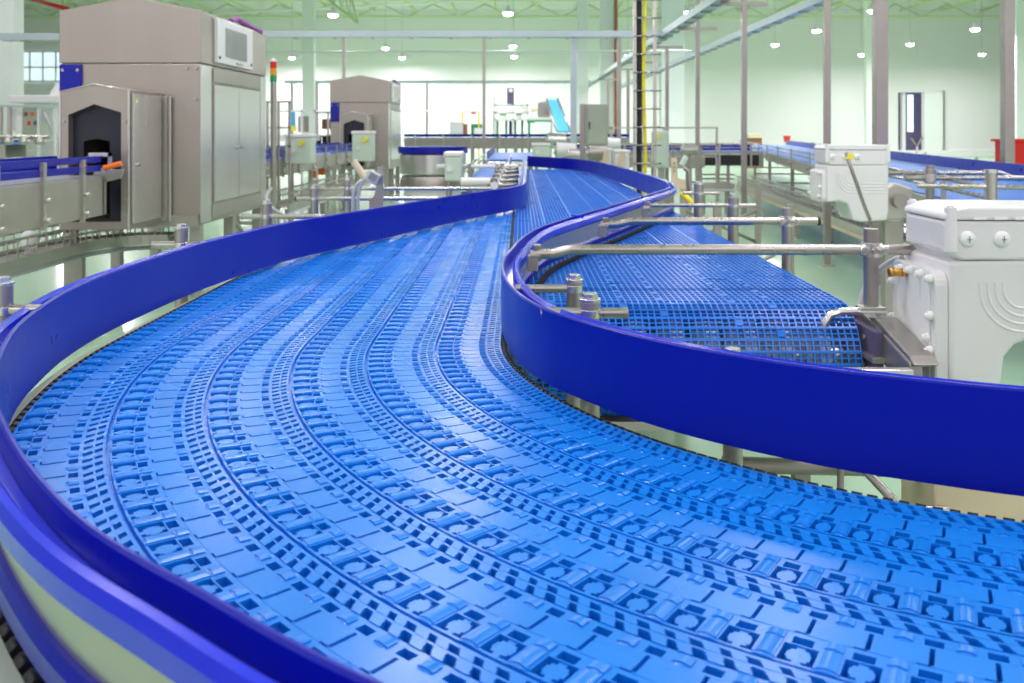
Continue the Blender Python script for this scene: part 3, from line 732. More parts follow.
# ------------------------------------------------------------------ straight conveyors with guards
def belt_line(label, x0, x1, y0, y1, loc=(0,0,0), rz=0, z=.95, guards=(1, 1), depth=.2, legs=3, name='belt_conveyor', gh=.15, rail_tubes=False, belt='far_belt', category='conveyor', posts=0, group=None):
    """conveyor along local y between x0 and x1"""
    t = thing(name, label, category, loc, rz, group)
    MB().box((x0, y0, z - .02), (x1, y1, z)).obj('belt', belt, t)
    for s, x in ((-1, x0), (1, x1)):
        MB().box((min(x, x + s*.03), y0, z - depth), (max(x, x + s*.03), y1, z - .01)).obj('side_frame', 'frame_steel', t, bevel=.004)
        g = guards[0 if s < 0 else 1]
        if g == 1: MB().box((min(x, x + s*.012), y0, z + .005), (max(x, x + s*.012), y1, z + gh)).obj('guard', 'guard_blue', t, bevel=.002)
        if g == 2 or rail_tubes:
            for zz in (gh*.55, gh): MB().tube([(x + s*.02, y0, z + zz), (x + s*.02, y1, z + zz)], .014, 8).obj('rail_tube', 'tube_steel', t)
        if g == 3:
            for zz in (.03, gh): MB().box((min(x, x + s*.02), y0, z + zz), (max(x, x + s*.02), y1, z + zz + .05)).obj('guard', 'guard_blue', t, bevel=.004)
        if posts:
            for i in range(posts):
                yy = y0 + (y1-y0)*(i+.4)/posts
                mb = MB(); mb.box((x + s*.035 - .014, yy - .02, z - depth - .02), (x + s*.035 + .014, yy + .02, z + gh + .03)); mb.rod((x + s*.02, yy, z - depth*.4), (x + s*.09, yy, z - depth*.4), .018, 8); mb.rod((x + s*.02, yy, z - depth*.85), (x + s*.09, yy, z - depth*.85), .018, 8)
                mb.obj('guard_post', 'steel', t)
    MB().rod((x0 + .01, y0 + .02, z - .07), (x1 - .01, y0 + .02, z - .07), .05, 14).obj('end_roller', 'steel_bright', t)
    for i in range(legs):
        yy = y0 + (y1-y0)*(i+.5)/legs
        for x in (x0 + .03, x1 - .03):
            conveyor_leg(t, x, yy, z - depth, .06)
        MB().box((x0, yy - .02, .25), (x1, yy + .02, .29)).obj('leg_tie', 'frame_steel', t)
    return t
feed = belt_line('left conveyor with two blue guide strips feeding the big inspection cabinet', -3.58, -3.26, 3.2, 7.12, z=1.10, guards=(3, 3), depth=.31, gh=.10, posts=7, legs=1, belt='feed_belt')
belt_line('blue guarded conveyor between the two inspection cabinets', -3.62, -3.25, 10.3, 18.5, z=1.05, guards=(3, 3), depth=.22, gh=.10, posts=9, legs=3)
belt_line('conveyor leaving the back of the far inspection cabinet', -3.62, -3.25, 21.7, 24.3, z=1.05, guards=(3, 3), depth=.22, gh=.10, posts=3, legs=1)
# right hand wide conveyor
A_ = math.atan(.178)
t = belt_line('wide blue conveyor on the right with a tall blue guard along its far side', -1.53, 0, -4.0, 22, loc=(5.1, 9.3, 0), rz=-A_, z=.95, guards=(2, 1), depth=.17, posts=11, legs=6)
for i, (xa, ya, xb, yb) in enumerate(((885, 173, 1000, 173), (905, 178, 1040, 178))):
    Y = 6.9 - i*.5
    tt = thing('side_tube', ['upper of two polished tubes right of the second gear motor', 'lower of two polished tubes right of the second gear motor'][i], 'rail support', at(xa, ya, Y))
    MB().tube([(0, 0, 0), ((xb-xa)*Y/F, 0, 0), ((xb-xa)*Y/F + .15, .0, -.05)], .018, 10).obj('tube', 'tube_steel', tt)
    MB().rod(((930-xa)*Y/F, 0, -.5), ((930-xa)*Y/F, 0, .06), .03, 14).obj('post', 'post_steel', tt)
    MB().rod(((930-xa)*Y/F, -.0, -.03), ((930-xa)*Y/F, 0, .03), .042, 14).obj('clamp', 'steel_bright', tt)
tt = thing('rail_post', 'stainless post in front of the right hand belt above the nearest gear motor', 'post', at(991, 214, 5.6))
MB().rod((0, 0, -.6), (0, 0, .25), .035, 16).obj('shaft', 'steel', tt); MB().rod((0, 0, .25), (0, 0, .27), .04, 16).obj('cap', 'steel_bright', tt)
MB().tube([(-.45, 0, .17), (1.0, 0, .15)], .014, 8).obj('tube', 'tube_steel', tt)
# second gear motor mounting
tt = thing('bearing_block', 'stainless bearing block right of the second gear motor', 'bearing', at(893, 203, 6.2))
mb = MB(); mb.prism([(-.12, -.12), (.12, -.10), (.12, .10), (.0, .14), (-.12, .06)], -.04, .04, 'y'); mb.obj('block', 'steel', tt, bevel=.01)
MB().rod((.02, -.09, .02), (.02, .05, .02), .05, 16).obj('bearing', 'post_steel', tt); MB().box((-.06, -.02, -.957), (.06, .06, -.12)).obj('support', 'frame_steel', tt)
# cross conveyor at the far right of centre
t = belt_line('cross conveyor with a dark opening underneath, right of the cable ladder', -.55, .55, -2.4, 2.2, loc=(3.2, 21, 0), rz=-PI/2, z=.97, guards=(1, 2), depth=.06, legs=3, gh=.16, rail_tubes=True)
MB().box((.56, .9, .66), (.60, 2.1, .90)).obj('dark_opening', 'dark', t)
MB().box((.56, -2.4, .62), (.60, .9, .93)).obj('side_panel', 'frame_steel', t); MB().box((.56, 2.1, .62), (.60, 2.2, .93)).obj('side_panel', 'frame_steel', t)
for i in range(7): MB().box((.60, -2.3 + i*.7, .6), (.63, -2.26 + i*.7, 1.16)).obj('guard_post', 'steel', t)
belt_line('long low cross conveyor in front of the far machines at the back of the hall', -.5, .5, -3.4, 3.2, loc=(.0, 27.5, 0), rz=-PI/2, z=1.22, guards=(3, 3), depth=.32, legs=5, gh=.06, posts=8)

# small side conveyor meeting the outer rail
belt_line('short side conveyor with a blue belt beside the far end of the outer rail', -.52, -.14, 9.5, 13.8, z=.95, guards=(2, 1), depth=.12, legs=2, gh=.13)
tt = thing('side_bar', 'long bright horizontal bar above the short side conveyor', 'rail support', (-.52, 9.6, 1.07))
MB().tube([(-.35, 0, 0), (.50, 0, 0)], .022, 10).obj('tube', 'enamel', tt); MB().rod((.0, 0, -.4), (.0, 0, .03), .025, 12).obj('post', 'steel', tt); MB().rod((.28, 0, -.4), (.28, 0, .03), .025, 12).obj('post', 'steel', tt)
tt = thing('side_bar', 'bright white bar in front of the roller of the short side conveyor', 'rail support', (-.52, 8.9, .95))
MB().tube([(-.05, 0, 0), (.36, 0, 0)], .04, 12).obj('tube', 'enamel', tt)
for x_ in (0, .31): MB().rod((x_, 0, -.95), (x_, 0, 0), .02, 10).obj('post', 'steel', tt)
MB().box((-.05, -.02, -.16), (.36, .02, -.1)).obj('slotted_plate', 'dark_blue', tt)
for i in range(4): MB().rod((.02 + i*.09, -.03, -.13), (.02 + i*.09 + .05, -.03, -.13), .012, 8).obj('slot', 'enamel', tt)
for i, Y in enumerate((6.5, 7.1, 7.8, 8.6, 9.3)):
    tt = thing('short_rail_support', ['nearest', 'second', 'third', 'fourth', 'farthest'][i] + ' of the five short bright bars behind the far end of the outer rail', 'rail support', (-.13, Y, 1.06), group='short bars behind the outer rail')
    MB().tube([(-.10, 0, 0), (.12, 0, 0)], .017, 8).obj('tube', 'tube_steel', tt); MB().rod((-.05, 0, -.26), (-.05, 0, .05), .022, 12).obj('post', 'post_steel', tt); MB().rod((-.05, -.03, 0), (-.05, .03, 0), .028, 10).obj('clamp', 'enamel', tt)
belt_line('pale belt conveyor continuing behind the end wall of the blue rail', -.55, .25, 15.5, 20.5, z=.95, guards=(1, 0), depth=.12, legs=1, gh=.14)
for i, (x, y, Y, w_, h_) in enumerate(((453, 169, 9.3, .17, .25), (603, 161, 13.0, .24, .26), (622, 163, 12.5, .2, .26), (298, 151, 12.5, .36, .36), (362, 148, 13.5, .30, .40), (541, 152, 15.5, .30, .2))):
    lab = ['square white drive box left of the short side conveyor', 'white drive box behind the far end wall of the blue rail', 'white drive box beside the cable ladder, with beige clips', 'pale green drive box with a yellow tag behind the big cabinet', 'pale green drive box in front of the far cabinet tunnel', 'pale box with a white lid behind the end of the blue rail'][i]
    c = at(x, y, Y); tt = thing('drive_box', lab, 'drive box', c)
    m_ = 'enamel' if i in (1, 2) else 'enamel_green'
    MB().box((-w_/2, 0, -h_/2), (w_/2, .3, h_/2)).obj('housing', m_, tt, bevel=.02, seg=3)
    MB().box((-w_/2 - .01, -.01, h_/2), (w_/2 + .01, .31, h_/2 + .05)).obj('lid', 'enamel', tt, bevel=.015)
    MB().rod((-w_*.25, .02, -c.z), (-w_*.25, .02, -h_/2), .03, 10).obj('pedestal', 'post_steel', tt)
    MB().rod((-w_*.2, -.03, 0), (-w_*.2, .0, 0), .03, 12).obj('plug', 'enamel', tt)
    if i in (3, 4): MB().cbox((w_*.15, -.03, h_*.3), (.09, .02, .05), ry=-.6).obj('tag', 'yellow', tt)
    if i == 2:
        for k in range(2): MB().cbox((-.02 - k*.22, -.05, .0), (.07, .02, .32), ry=.15).obj('clip_plate', 'beige', tt)

# rotary table
tt = thing('rotary_table', 'round stainless accumulation table with a blue rim, left of centre', 'table', at(433, 215, 14.0)); tt.location.z = 0
MB().lathe((0, 0, .78), [(.48, 0), (.50, .02), (.50, .30), (.48, .31)], 32).obj('drum', 'steel_bright', tt)
MB().lathe((0, 0, 1.10), [(.50, 0), (.53, 0), (.53, .10), (.50, .10)], 32).obj('rim', 'guard_blue', tt)
MB().lathe((0, 0, .34), [(.44, 0), (.44, .24)], 28).obj('lower_skirt', 'enamel', tt)
MB().lathe((0, 0, .58), [(.50, 0), (.50, .10), (.47, .18)], 28).obj('rivet_band', 'post_steel', tt)
MB().lathe((0, 0, .0), [(.22, 0), (.22, .34)], 20).obj('base', 'dark', tt)

# ------------------------------------------------------------------ low chain conveyors with wire sides
def chain_line(label, path, z=.40, w_=.26, legs=(), yellow=False, zs=None):
    t = thing('chain_conveyor', label, 'conveyor')
    P = [Vector((x, y, 0)) for x, y in path]; P = smooth(path, 4) if len(path) > 2 else P
    MB().sweep(P, [(0, z), (w_, z), (w_, z + .012), (0, z + .012)], 1).obj('chain', 'post_steel', t)
    for s, o in (('near', 0), ('far', w_)):
        MB().sweep(P, [(o - .01, z - .06), (o + .01, z - .06), (o + .01, z + .03), (o - .01, z + .03)], 1).obj('side_channel', 'steel', t)
        for zz in (.09, .16):
            MB().sweep(P, [(o - .009, z + zz), (o + .009, z + zz), (o + .009, z + zz + .02), (o - .009, z + zz + .02)], 1).obj('guide_wire', 'tube_steel', t)
        mb = MB()
        for i in range(1, len(P) - 1):
            n_ = max(1, int((P[i+1] - P[i]).length/.28))
            d = (P[i+1] - P[i]).normalized(); nr = Vector((-d.y, d.x, 0))
            for j in range(n_):
                c = P[i].lerp(P[i+1], j/n_) + nr*o; mb.box((c.x - .005, c.y - .005, z - .02), (c.x + .005, c.y + .005, z + .17))
        if len(P) > 2: mb.obj('wire_uprights', 'steel', t)['kind'] = 'stuff'
    pr = MB().sweep(P, [(-.03, z - .085), (.0, z - .105), (.02, z - .085), (0, z - .065)], 1).obj('drip_pipe', 'light_cable', t)
    if yellow: MB().sweep(P, [(-.035, z - .085), (-.02, z - .085), (-.02, z - .05), (-.035, z - .05)], 1).obj('yellow_edge', 'beige', t)
    for x, y in legs:
        conveyor_leg(t, x, y, z - .07, .07)
    return t
def dense(path, step=.5):
    out = []
    for a, b in zip(path, path[1:]):
        n_ = max(1, int(math.dist(a, b)/step))
        out += [(a[0] + (b[0]-a[0])*i/n_, a[1] + (b[1]-a[1])*i/n_) for i in range(n_)]
    return out + [path[-1]]
chain_line('low grey chain conveyor with wire guides curving in front of the big inspection cabinet', dense([(-3.72, 4.2), (-3.72, 7.5)]) + [(-3.70, 7.85), (-3.6, 8.15), (-3.42, 8.32), (-3.2, 8.36)], z=.47, legs=[(-3.78, 7.9), (-3.8, 5.4)])
chain_line('low chain conveyor running back between the two inspection cabinets', dense([(-2.85, 11.3), (-2.85, 17.5)]), z=.50, legs=[(-3.0, 11.9), (-3.0, 14), (-3.0, 16.5)])
chain_line('long low chain conveyor with a yellowish edge running towards the nearest gear motor', dense([(4.05, 17.2), (3.66, 11.2), (3.44, 8.6)]), z=.42, yellow=True, legs=[(3.7, 12.3), (3.4, 8.9)])
chain_line('short low chain conveyor under the cross conveyor', dense([(2.9, 15.0), (3.5, 15.0)]), z=.55, w_=.24, legs=[(3.0, 15.1), (3.4, 15.1)])

def x_brace(label, a, b, Y, za, zb):
    t = thing('cross_brace', label, 'brace')
    xa, xb = a, b
    mb = MB(); mb.rod((xa, Y, za), (xb, Y, zb), .02, 8); mb.obj('bar', 'frame_steel', t); mb = MB(); mb.rod((xa, Y + .045, zb), (xb, Y + .045, za), .02, 8); mb.obj('bar', 'frame_steel', t)
    for x in (xa, xb):
        mb = MB(); mb.box((x - .03, Y - .02, 0), (x + .03, Y + .06, .80)); mb.obj('post', 'frame_steel', t)
x_brace('crossed steel braces between two tall legs, beyond the third tube', 1.95, 2.85, 11.0, .1, .5)
x_brace('crossed steel braces between two legs, right behind the clamp post', 1.72, 2.35, 8.0, .1, .45)

# plastic jug on the low conveyor
c = at(42, 240, 6.9)
tt = thing('plastic_jug', 'small upturned white plastic jug on the low chain conveyor at left', 'jug', (-3.84, 7.2, .519))
MB().lathe((0, 0, 0), [(.05, .0), (.062, .01), (.062, .09), (.05, .125), (.03, .14), (.0, .145)], 20).obj('body', 'white_plastic', tt)
MB().lathe((0, 0, -.035), [(.035, 0), (.035, .035)], 16).obj('neck', 'white_plastic', tt)
# orange handle and end bracket on the feed conveyor (parts of it)
c = at(104, 168, 6.95); o = MB().rod(c, c + Vector((.13, 0, .035)), .02, 12).obj('clamp_handle', 'orange', feed); o['label'] = 'orange handle'
MB().rod(c + Vector((-.01, 0, 0)), c + Vector((-.01, 0, -.03)), .016, 10).obj('pivot', 'steel', feed)
c = at(105, 172, 7.15)
MB().prism([(c.x + a, c.z + b) for a, b in ((-.09, .02), (.14, .02), (.12, -.05), (.0, -.08), (-.0, -.33), (-.09, -.33))], c.y, c.y + .03, 'y').obj('end_plate', 'steel', feed, bevel=.003)
MB().box(c + Vector((-.12, -.02, .12)), c + Vector((.05, .01, .15))).obj('top_bar', 'steel_bright', feed); MB().box(c + Vector((.03, -.02, 0)), c + Vector((.05, .01, .15))).obj('side_bar', 'steel_bright', feed)
# sensor on bracket behind the outer rail
Y = 4.35
tt = thing('photo_eye', 'photo eye sensor with grey cables on a notched steel bracket behind the outer rail', 'sensor', at(377, 207, Y))
q = lambda x, y: ((x - 377)*Y/F, (207 - y)*Y/F)
MB().prism([q(369, 210), q(383, 206), q(383, 165), q(378, 168), q(378, 183), q(374, 196), q(369, 200)], 0, .012, 'y').obj('bracket', 'post_steel', tt, bevel=.001)
x_, z_ = q(374, 177); sh = MB().cbox((x_, -.03, z_), (.062, .05, .055), ry=.5).obj('housing', 'light_cable', tt, bevel=.006)
MB().cbox((x_ + .004, -.058, z_ + .003), (.036, .006, .032), ry=.5).obj('window', 'screen', sh)
x_, z_ = q(360, 168); MB().rod((q(354, 161)[0], -.02, q(354, 161)[1]), (q(366, 178)[0], -.02, q(366, 178)[1]), .017, 14).obj('barrel', 'beige', tt)
for k in range(2):
    MB().tube(smooth3([(q(366, 179)[0], -.03, q(366, 179)[1]), (q(358 + k*4, 184)[0], -.03, q(0, 184)[1]), (q(354 + k*5, 196)[0], -.02, q(0, 196)[1]), (q(353 + k*5, 212)[0], 0, q(0, 215)[1])]), .008, 8).obj('cable', 'light_cable', tt)
cable('grey flexible hose hanging below the corner of the big inspection cabinet', [at(271, 188, 9.6), at(266, 198, 9.5), at(272, 208, 9.4), at(284, 217, 9.3), at(290, 235, 9.3)], .02)
# beige bracket sensor right of the far rail
Y = 6.6
tt = thing('beige_sensor', 'beige perforated bracket with a small sensor right of the far bend of the rail', 'sensor', at(680, 190, Y))
q = lambda x, y: ((x - 680)*Y/F, (190 - y)*Y/F)
MB().prism([q(672, 188), q(686, 190), q(686, 180), q(678, 178), q(677, 158), q(671, 158)], 0, .02, 'y').obj('bracket', 'beige', tt, bevel=.002)
MB().rod((q(681, 165)[0], -.02, q(0, 165)[1]), (q(686, 156)[0], -.02, q(0, 156)[1]), .02, 12).obj('barrel', 'enamel_green', tt)
for k in range(3): MB().rod((q(674, 0)[0], -.012, q(0, 163 + k*4)[1]), (q(674, 0)[0], .0, q(0, 163 + k*4)[1]), .008, 8).obj('hole_ring', 'post_steel', tt)
MB().tube(smooth3([(q(684, 168)[0], 0, q(0, 168)[1]), (q(688, 172)[0], 0, q(0, 172)[1]), (q(689, 182)[0], 0, q(0, 182)[1]), (q(690, 192)[0], 0, q(0, 192)[1])]), .014, 8).obj('cable', 'post_steel', tt)
cable('short yellow cable beside the far tube at the bend of the rail', [at(682, 194, 5.5), at(686, 197, 5.45), at(690, 201, 5.4), at(694, 206, 5.4)], .017, 'yellow')
# framework seen through the gap below the inner rail
for i, (a, b, r, mt_) in enumerate((((.66, 3.0, .36), (1.35, 2.95, .36), .026, 'frame_steel'), ((.66, 2.85, .29), (1.3, 2.8, .29), .016, 'steel'), ((1.0, 2.9, .47), (1.25, 2.66, .2), .014, 'tube_steel'))):
    tt = thing('floor_brace', ['thick stainless floor brace seen under the inner rail', 'thin stainless floor brace seen under the inner rail', 'slanting bright tube seen under the inner rail near the right edge'][i], 'brace')
    MB().rod(a, b, r, 12).obj('tube', mt_, tt)
    mb = MB(); mb.rod((a[0]+.01, a[1], 0), (a[0]+.01, a[1], a[2]), r*.8, 8); mb.obj('foot', 'post_steel', tt); mb = MB(); mb.rod((b[0]-.01, b[1], 0), (b[0]-.01, b[1], b[2]), r*.8, 8); mb.obj('foot', 'post_steel', tt)
tt = thing('drive_cover', 'beige steel drive cover under the right end of the inner rail', 'cover', (1.42, 2.85, 0))
MB().box((-.14, 0, .1), (.16, .25, .46)).obj('cover', 'beige', tt, bevel=.01); MB().box((-.10, .02, 0), (.08, .23, .1)).obj('plinth', 'post_steel', tt)

# ------------------------------------------------------------------ overhead trays, posts, cable ladder
def tray(label, a, b, wd=.32, h=.13, material='tray_metal'):
    t = thing('cable_tray', label, 'cable tray')
    a = Vector(a); b = Vector(b); d = (b-a).normalized(); pts = [a, b]
    MB().sweep(pts, [(-wd/2, 0), (wd/2, 0), (wd/2, h), (wd/2 - .02, h), (wd/2 - .02, .02), (-wd/2 + .02, .02), (-wd/2 + .02, h), (-wd/2, h)], 1).obj('channel', material, t)
    L_ = (b-a).length; mb = MB()
    n_ = int(L_/.8)
    for i in range(n_): mb.cbox(a + d*(i+.5)*L_/n_ + Vector((0, 0, -.012)), (wd*.9, .06, .025), rz=math.atan2(d.y, d.x) + PI/2)
    mb.obj('hanger_clips', 'post_steel', t)['kind'] = 'stuff'
    return t
tray('long grey cable tray crossing the picture overhead', (-7.0, 20, 3.46), (3.15, 20, 3.46))
tray('cable tray running away to the upper right, left one of two', (3.15, 12, 3.46), (3.15, 44, 3.46), .22)
tray('lower cable tray running away to the upper right, right one of two', (4.8, 12, 3.46), (4.8, 44, 3.46), .2)
tray('thin distant cable tray below the long one', (-10.2, 40, 3.48), (3.2, 40, 3.48), .25, .12)
tray('end of a cable tray left of the big inspection cabinet', (-9.0, 16, 3.0), (-6.5, 16, 3.0), .3, .12)
def thin_pipe(label, a, b, r=.025): 
    return tag(MB().rod(a, b, r, 8).obj('ceiling_pipe', 'pillar_paint'), label, 'pipe')
thin_pipe('thin pale pipe crossing just below the long cable tray', at(265, 52, 28), at(692, 51, 28), .03)
thin_pipe('thin pale rail crossing in front of the lower back wall', at(265, 111, 32), at(498, 111, 32), .03)
thin_pipe('thin pale pipe high on the back wall above the lamps', at(120, 19, 44), at(560, -4, 44), .05)
def post(label, px, Y, wpx, z1, z0=0, material='post_steel', cross=0, rnd=False):
    x = at(px, 0, Y).x; w_ = wpx*Y/F; t = thing('ceiling_post', label, 'post', (x, Y, z0))
    if rnd: MB().rod((0, 0, 0), (0, 0, z1 - z0), w_/2, 12).obj('shaft', material, t)
    else: MB().box((-w_/2, -w_/2, 0), (w_/2, w_/2, z1 - z0)).obj('shaft', material, t, bevel=.004)
    MB().box((-w_, -w_, 0), (w_, w_, .02)).obj('base_plate', 'steel', t)
    if cross:
        MB().box((-cross/2, -.04, 3.40 - z0), (cross/2, .04, 3.455 - z0)).obj('cross_arm', 'post_steel', t)
    return t
post('slim post left under the long cable tray', 344, 20, 3, 3.45)
post('slim post in the centre under the long cable tray', 484, 20, 3, 3.45)
post('thicker grey post under the long cable tray, left of the grey cabinet', 573.5, 20, 6, 3.45, material='tray_metal')
post('slim post holding the long tray just left of the cable ladder', 619, 20, 4, 3.45)
for px, Y, wp, cr, lab, z1 in ((827, 9.8, 6.0, 0, 'tall brown post between the two right hand lamps', 7.9), (744, 14.4, 5, .75, 'tall brown post with a cross arm, fourth from the right edge', 7.9), (697.5, 18.0, 4, .75, 'tall post with a cross arm just right of the broad pillar', 4.1),
        (667, 22.0, 3.2, .75, 'thin post with a cross arm in front of the broad pillar', 3.46), (641, 27.0, 3, .75, 'distant post with a cross arm behind the cable ladder', 3.46), (628, 30.0, 3, .75, 'distant thin post with a cross arm left of the cable ladder', 3.46), (608, 36.0, 2.6, .7, 'most distant thin post with a cross arm', 3.46)):
    post(lab, px, Y, wp, z1, cross=cr)
post('thick steel post left of the open doorway', 880, 8.6, 12, 7.9, z0=0)
post('thick steel post near the right edge behind the blue guard', 1007.5, 10.6, 10, 7.9)
for px, lab in ((292, 'left'), (317, 'middle'), (427, 'right')): post('thin distant post under the thin tray, ' + lab + ' one of three', px, 40, 2.2, 3.48)
t = tag(MB().rod((at(616, 0, 36.65).x, 36.65, 0), (at(616, 0, 36.65).x, 36.65, 7.9), .07, 10).obj('copper_pipe', 'copper_pipe'), 'reddish pipe running up in front of the slim white pillar', 'pipe')
# vertical cable ladder
Y = 11.0; x = at(644.5, 0, Y).x; hw = .105
tt = thing('cable_ladder', 'tall vertical steel cable ladder in the centre', 'cable ladder', (x, Y, .3))
for s in (-1, 1): MB().box((s*hw - (.03 if s < 0 else .0), -.03, 0), (s*hw + (.0 if s < 0 else .035), .03, 7.5)).obj('side_rail', 'steel', tt)
for i in range(34): MB().rod((-hw - .03, -.035, .1 + i*.217), (hw + .09, -.035, .1 + i*.217), .010, 8).obj('rung', 'tube_steel', tt)
MB().box((-.16, -.1, -.3), (.16, .1, 0)).obj('base_foot', 'post_steel', tt)
cable('thick black cable in the vertical cable ladder', [(x - .06, Y + .03, .5), (x - .06, Y + .03, 3), (x - .06, Y + .03, 7.8)], .032, 'black_rubber')
cable('yellow cable in the vertical cable ladder', [(x + .0, Y + .02, .5), (x + .012, Y + .02, 1.2), (x - .01, Y + .02, 2.1), (x + .01, Y + .02, 3.2), (x + .02, Y + .02, 5.5), (x + .015, Y + .02, 7.8)], .022, 'yellow')

tt = thing('sprinkler_pipe', 'red sprinkler pipe under the roof above the big inspection cabinet', 'pipe')
MB().rod(at(20, -4, 34), at(68, 9, 30), .07, 8).obj('pipe', 'red', tt)
for f_ in (.1, .9):
    p_ = at(20, -4, 34).lerp(at(68, 9, 30), f_); MB().rod(p_, (p_.x, p_.y, CEIL), .015, 6).obj('hanger', 'post_steel', tt)
# ------------------------------------------------------------------ distant machines
def pxbox(name, x0, y0, x1, y1, Y, dep, material, parent=None, bevel=0, origin=None):
    if y1 > 147 and name in ('frame_post', 'green_leg', 'leg', 'upright', 'stand', 'support_leg', 'base'): y1 = PY + CZ*F/Y
    a, b = at(x0, y1, Y), at(x1, y0, Y); o = origin or Vector((0, 0, 0))
    mb = MB(); mb.box((a.x - o.x, Y - o.y, a.z - o.z), (b.x - o.x, Y + dep - o.y, b.z - o.z)); return mb.obj(name, material, parent, bevel=bevel)
# grey electrical cabinet
tt = thing('electrical_cabinet', 'grey green electrical cabinet on a steel post right of centre', 'cabinet', (0, 0, 0))
pxbox('body', 586, 104, 608, 146, 13.5, .35, 'cabinet_grey', tt, .01); d = pxbox('door', 588, 106, 606, 144, 13.47, .03, 'cabinet_grey', tt, .004); pxbox('handle', 589, 122, 590, 129, 13.44, .03, 'dark', d)
pxbox('mast', 580, 104, 585.5, 228, 13.6, .08, 'post_steel', tt); pxbox('stand', 592, 146, 596, 220, 13.6, .06, 'frame_steel', tt)
# palletising frame
Y = 33
tt = thing('palletising_machine', 'distant machine in an open white frame with green legs', 'machine')
for xx in (494.5, 512, 527): pxbox('frame_post', xx, 104, xx + 1.8, 150, Y, .12, 'enamel', tt)
for yy in (104, 112, 119): pxbox('shelf', 494, yy, 529, yy + 1.6, Y, .9, 'enamel_green', tt)
for xx in (496, 505, 514, 521): pxbox('green_leg', xx, 120, xx + 2.4, 148, Y + .2, .3, 'green_frame', tt)
for xx, yy in ((500, 113), (508, 108), (516, 114), (521, 107)): pxbox('white_unit', xx, yy, xx + 6, yy + 5, Y + .1, .5, 'white_plastic', tt, .03)
pxbox('tower', 507, 88, 514, 105, Y + .3, .3, 'purple_dark', tt); pxbox('tower_lamp', 509, 89, 512.5, 92, Y + .2, .1, 'white_plastic', tt)
pxbox('dark_core', 509, 121, 513, 134, Y + .1, .3, 'dark_blue', tt)
tt = thing('inclined_conveyor', 'light blue inclined conveyor rising in the distance left of the grey cabinet', 'conveyor')
a0, a1 = at(564, 131, 30), at(552, 100, 31.5); hw = .16
mb = MB(); mb.add([a0 + Vector((-.22, 0, 0)), a0 + Vector((.20, 0, 0)), a1 + Vector((.20, 0, 0)), a1 + Vector((-.16, 0, 0)), a0 + Vector((-.22, .15, -.05)), a0 + Vector((.20, .15, -.05)), a1 + Vector((.2, .15, -.05)), a1 + Vector((-.16, .15, -.05))], [(0,1,2,3),(7,6,5,4),(0,4,5,1),(1,5,6,2),(2,6,7,3),(3,7,4,0)]); mb.obj('belt', 'light_blue', tt)
for s in (-.24, .23): MB().rod(a0 + Vector((s, -.02, 0)), a1 + Vector((s*.8, -.02, .03)), .04, 8).obj('side_rail', 'steel', tt)
for xx in (551, 566): pxbox('support_leg', xx, 108 if xx < 560 else 128, xx + 1.2, 158, 31.6, .1, 'frame_steel', tt)
pxbox('head_box', 547, 97, 560, 100, 31.6, .4, 'enamel_green', tt)
tt = thing('green_work_table', 'distant green framed table with a white crate left of the blue inclined conveyor', 'table')
pxbox('top', 527, 117, 551, 120, 32, .8, 'enamel_green', tt); pxbox('apron', 527, 120, 551, 123, 32, .1, 'green_frame', tt)
for xx in (528, 548): pxbox('leg', xx, 120, xx + 2.5, 158, 32.05, .1, 'green_frame', tt)
pxbox('machine_top', 538, 101, 550, 117, 32.2, .6, 'post_steel', tt, .05); pxbox('machine_arm', 531, 108, 537, 112, 32.2, .3, 'beige', tt, .03)
tag(pxbox('white_crate', 534.5, 122, 551, 133, 31.2, .5, 'white_plastic', None, .02), 'white crate under the distant green framed table', 'crate')
tt = thing('control_desk', 'small lavender control cabinet against the back wall left of centre', 'cabinet')
pxbox('body', 450, 122, 463, 170.4, 33, .5, 'light_cable', tt, .02); pxbox('side_panel', 463, 124, 467, 134, 33.1, .4, 'brown', tt)
tt = thing('yellow_gate', 'yellow guard frame with a red sign far left of centre', 'gate')
for xx in (461.5, 478): pxbox('upright', xx, 112, xx + 1.6, 150, 34, .06, 'yellow', tt)
pxbox('red_sign', 471, 111.5, 476, 114, 34, .04, 'red', tt); pxbox('green_panel', 471, 124, 482, 134, 34.2, .2, 'green_frame', tt); pxbox('white_bin', 474, 128, 483, 134, 33.6, .3, 'white_plastic', tt)
tt = thing('fence_panel', 'tall pale mast beside the palletising machine', 'mast'); pxbox('mast', 493, 92, 495, 169, 34, .1, 'pillar_paint', tt); pxbox('foot', 492, 168, 496, 160, 33.9, .3, 'steel', tt)
# left background: white filling machine
Y = 14.5
tt = thing('white_filling_machine', 'white machine with a sloped hood and a glazed door behind the left feed conveyor', 'machine')
pxbox('hood', 8, 95, 64, 103, Y, 1.4, 'enamel', tt, .02)
a = at(42, 95, Y); b = at(66, 82, Y)
MB().prism([(a.x, a.z), (b.x, a.z), (b.x, b.z), (b.x - .25, b.z)], Y + .2, Y + 1.2, 'y').obj('sloped_cover', 'white_plastic', tt)
pxbox('top_frame', -5, 105, 62, 107, Y - .2, .06, 'tray_metal', tt)
for xx in (-2, 7, 37, 53): pxbox('upright', xx, 107, xx + 3 - (xx > 30), 200, Y - .15, .06, 'steel' if xx < 30 else 'enamel', tt)
pxbox('glazed_door', 22, 108, 37, 140, Y, .1, 'cabinet_grey', tt); 
for i in range(4): pxbox('coloured_reel', 24 + i*3.2, 112 + (i % 2)*9, 26.2 + i*3.2, 116 + (i % 2)*9, Y - .03, .04, ['brown', 'red', 'orange', 'purple_dark'][i], tt)
pxbox('white_panel', 10, 107, 22, 131, Y - .02, .1, 'white_plastic', tt)
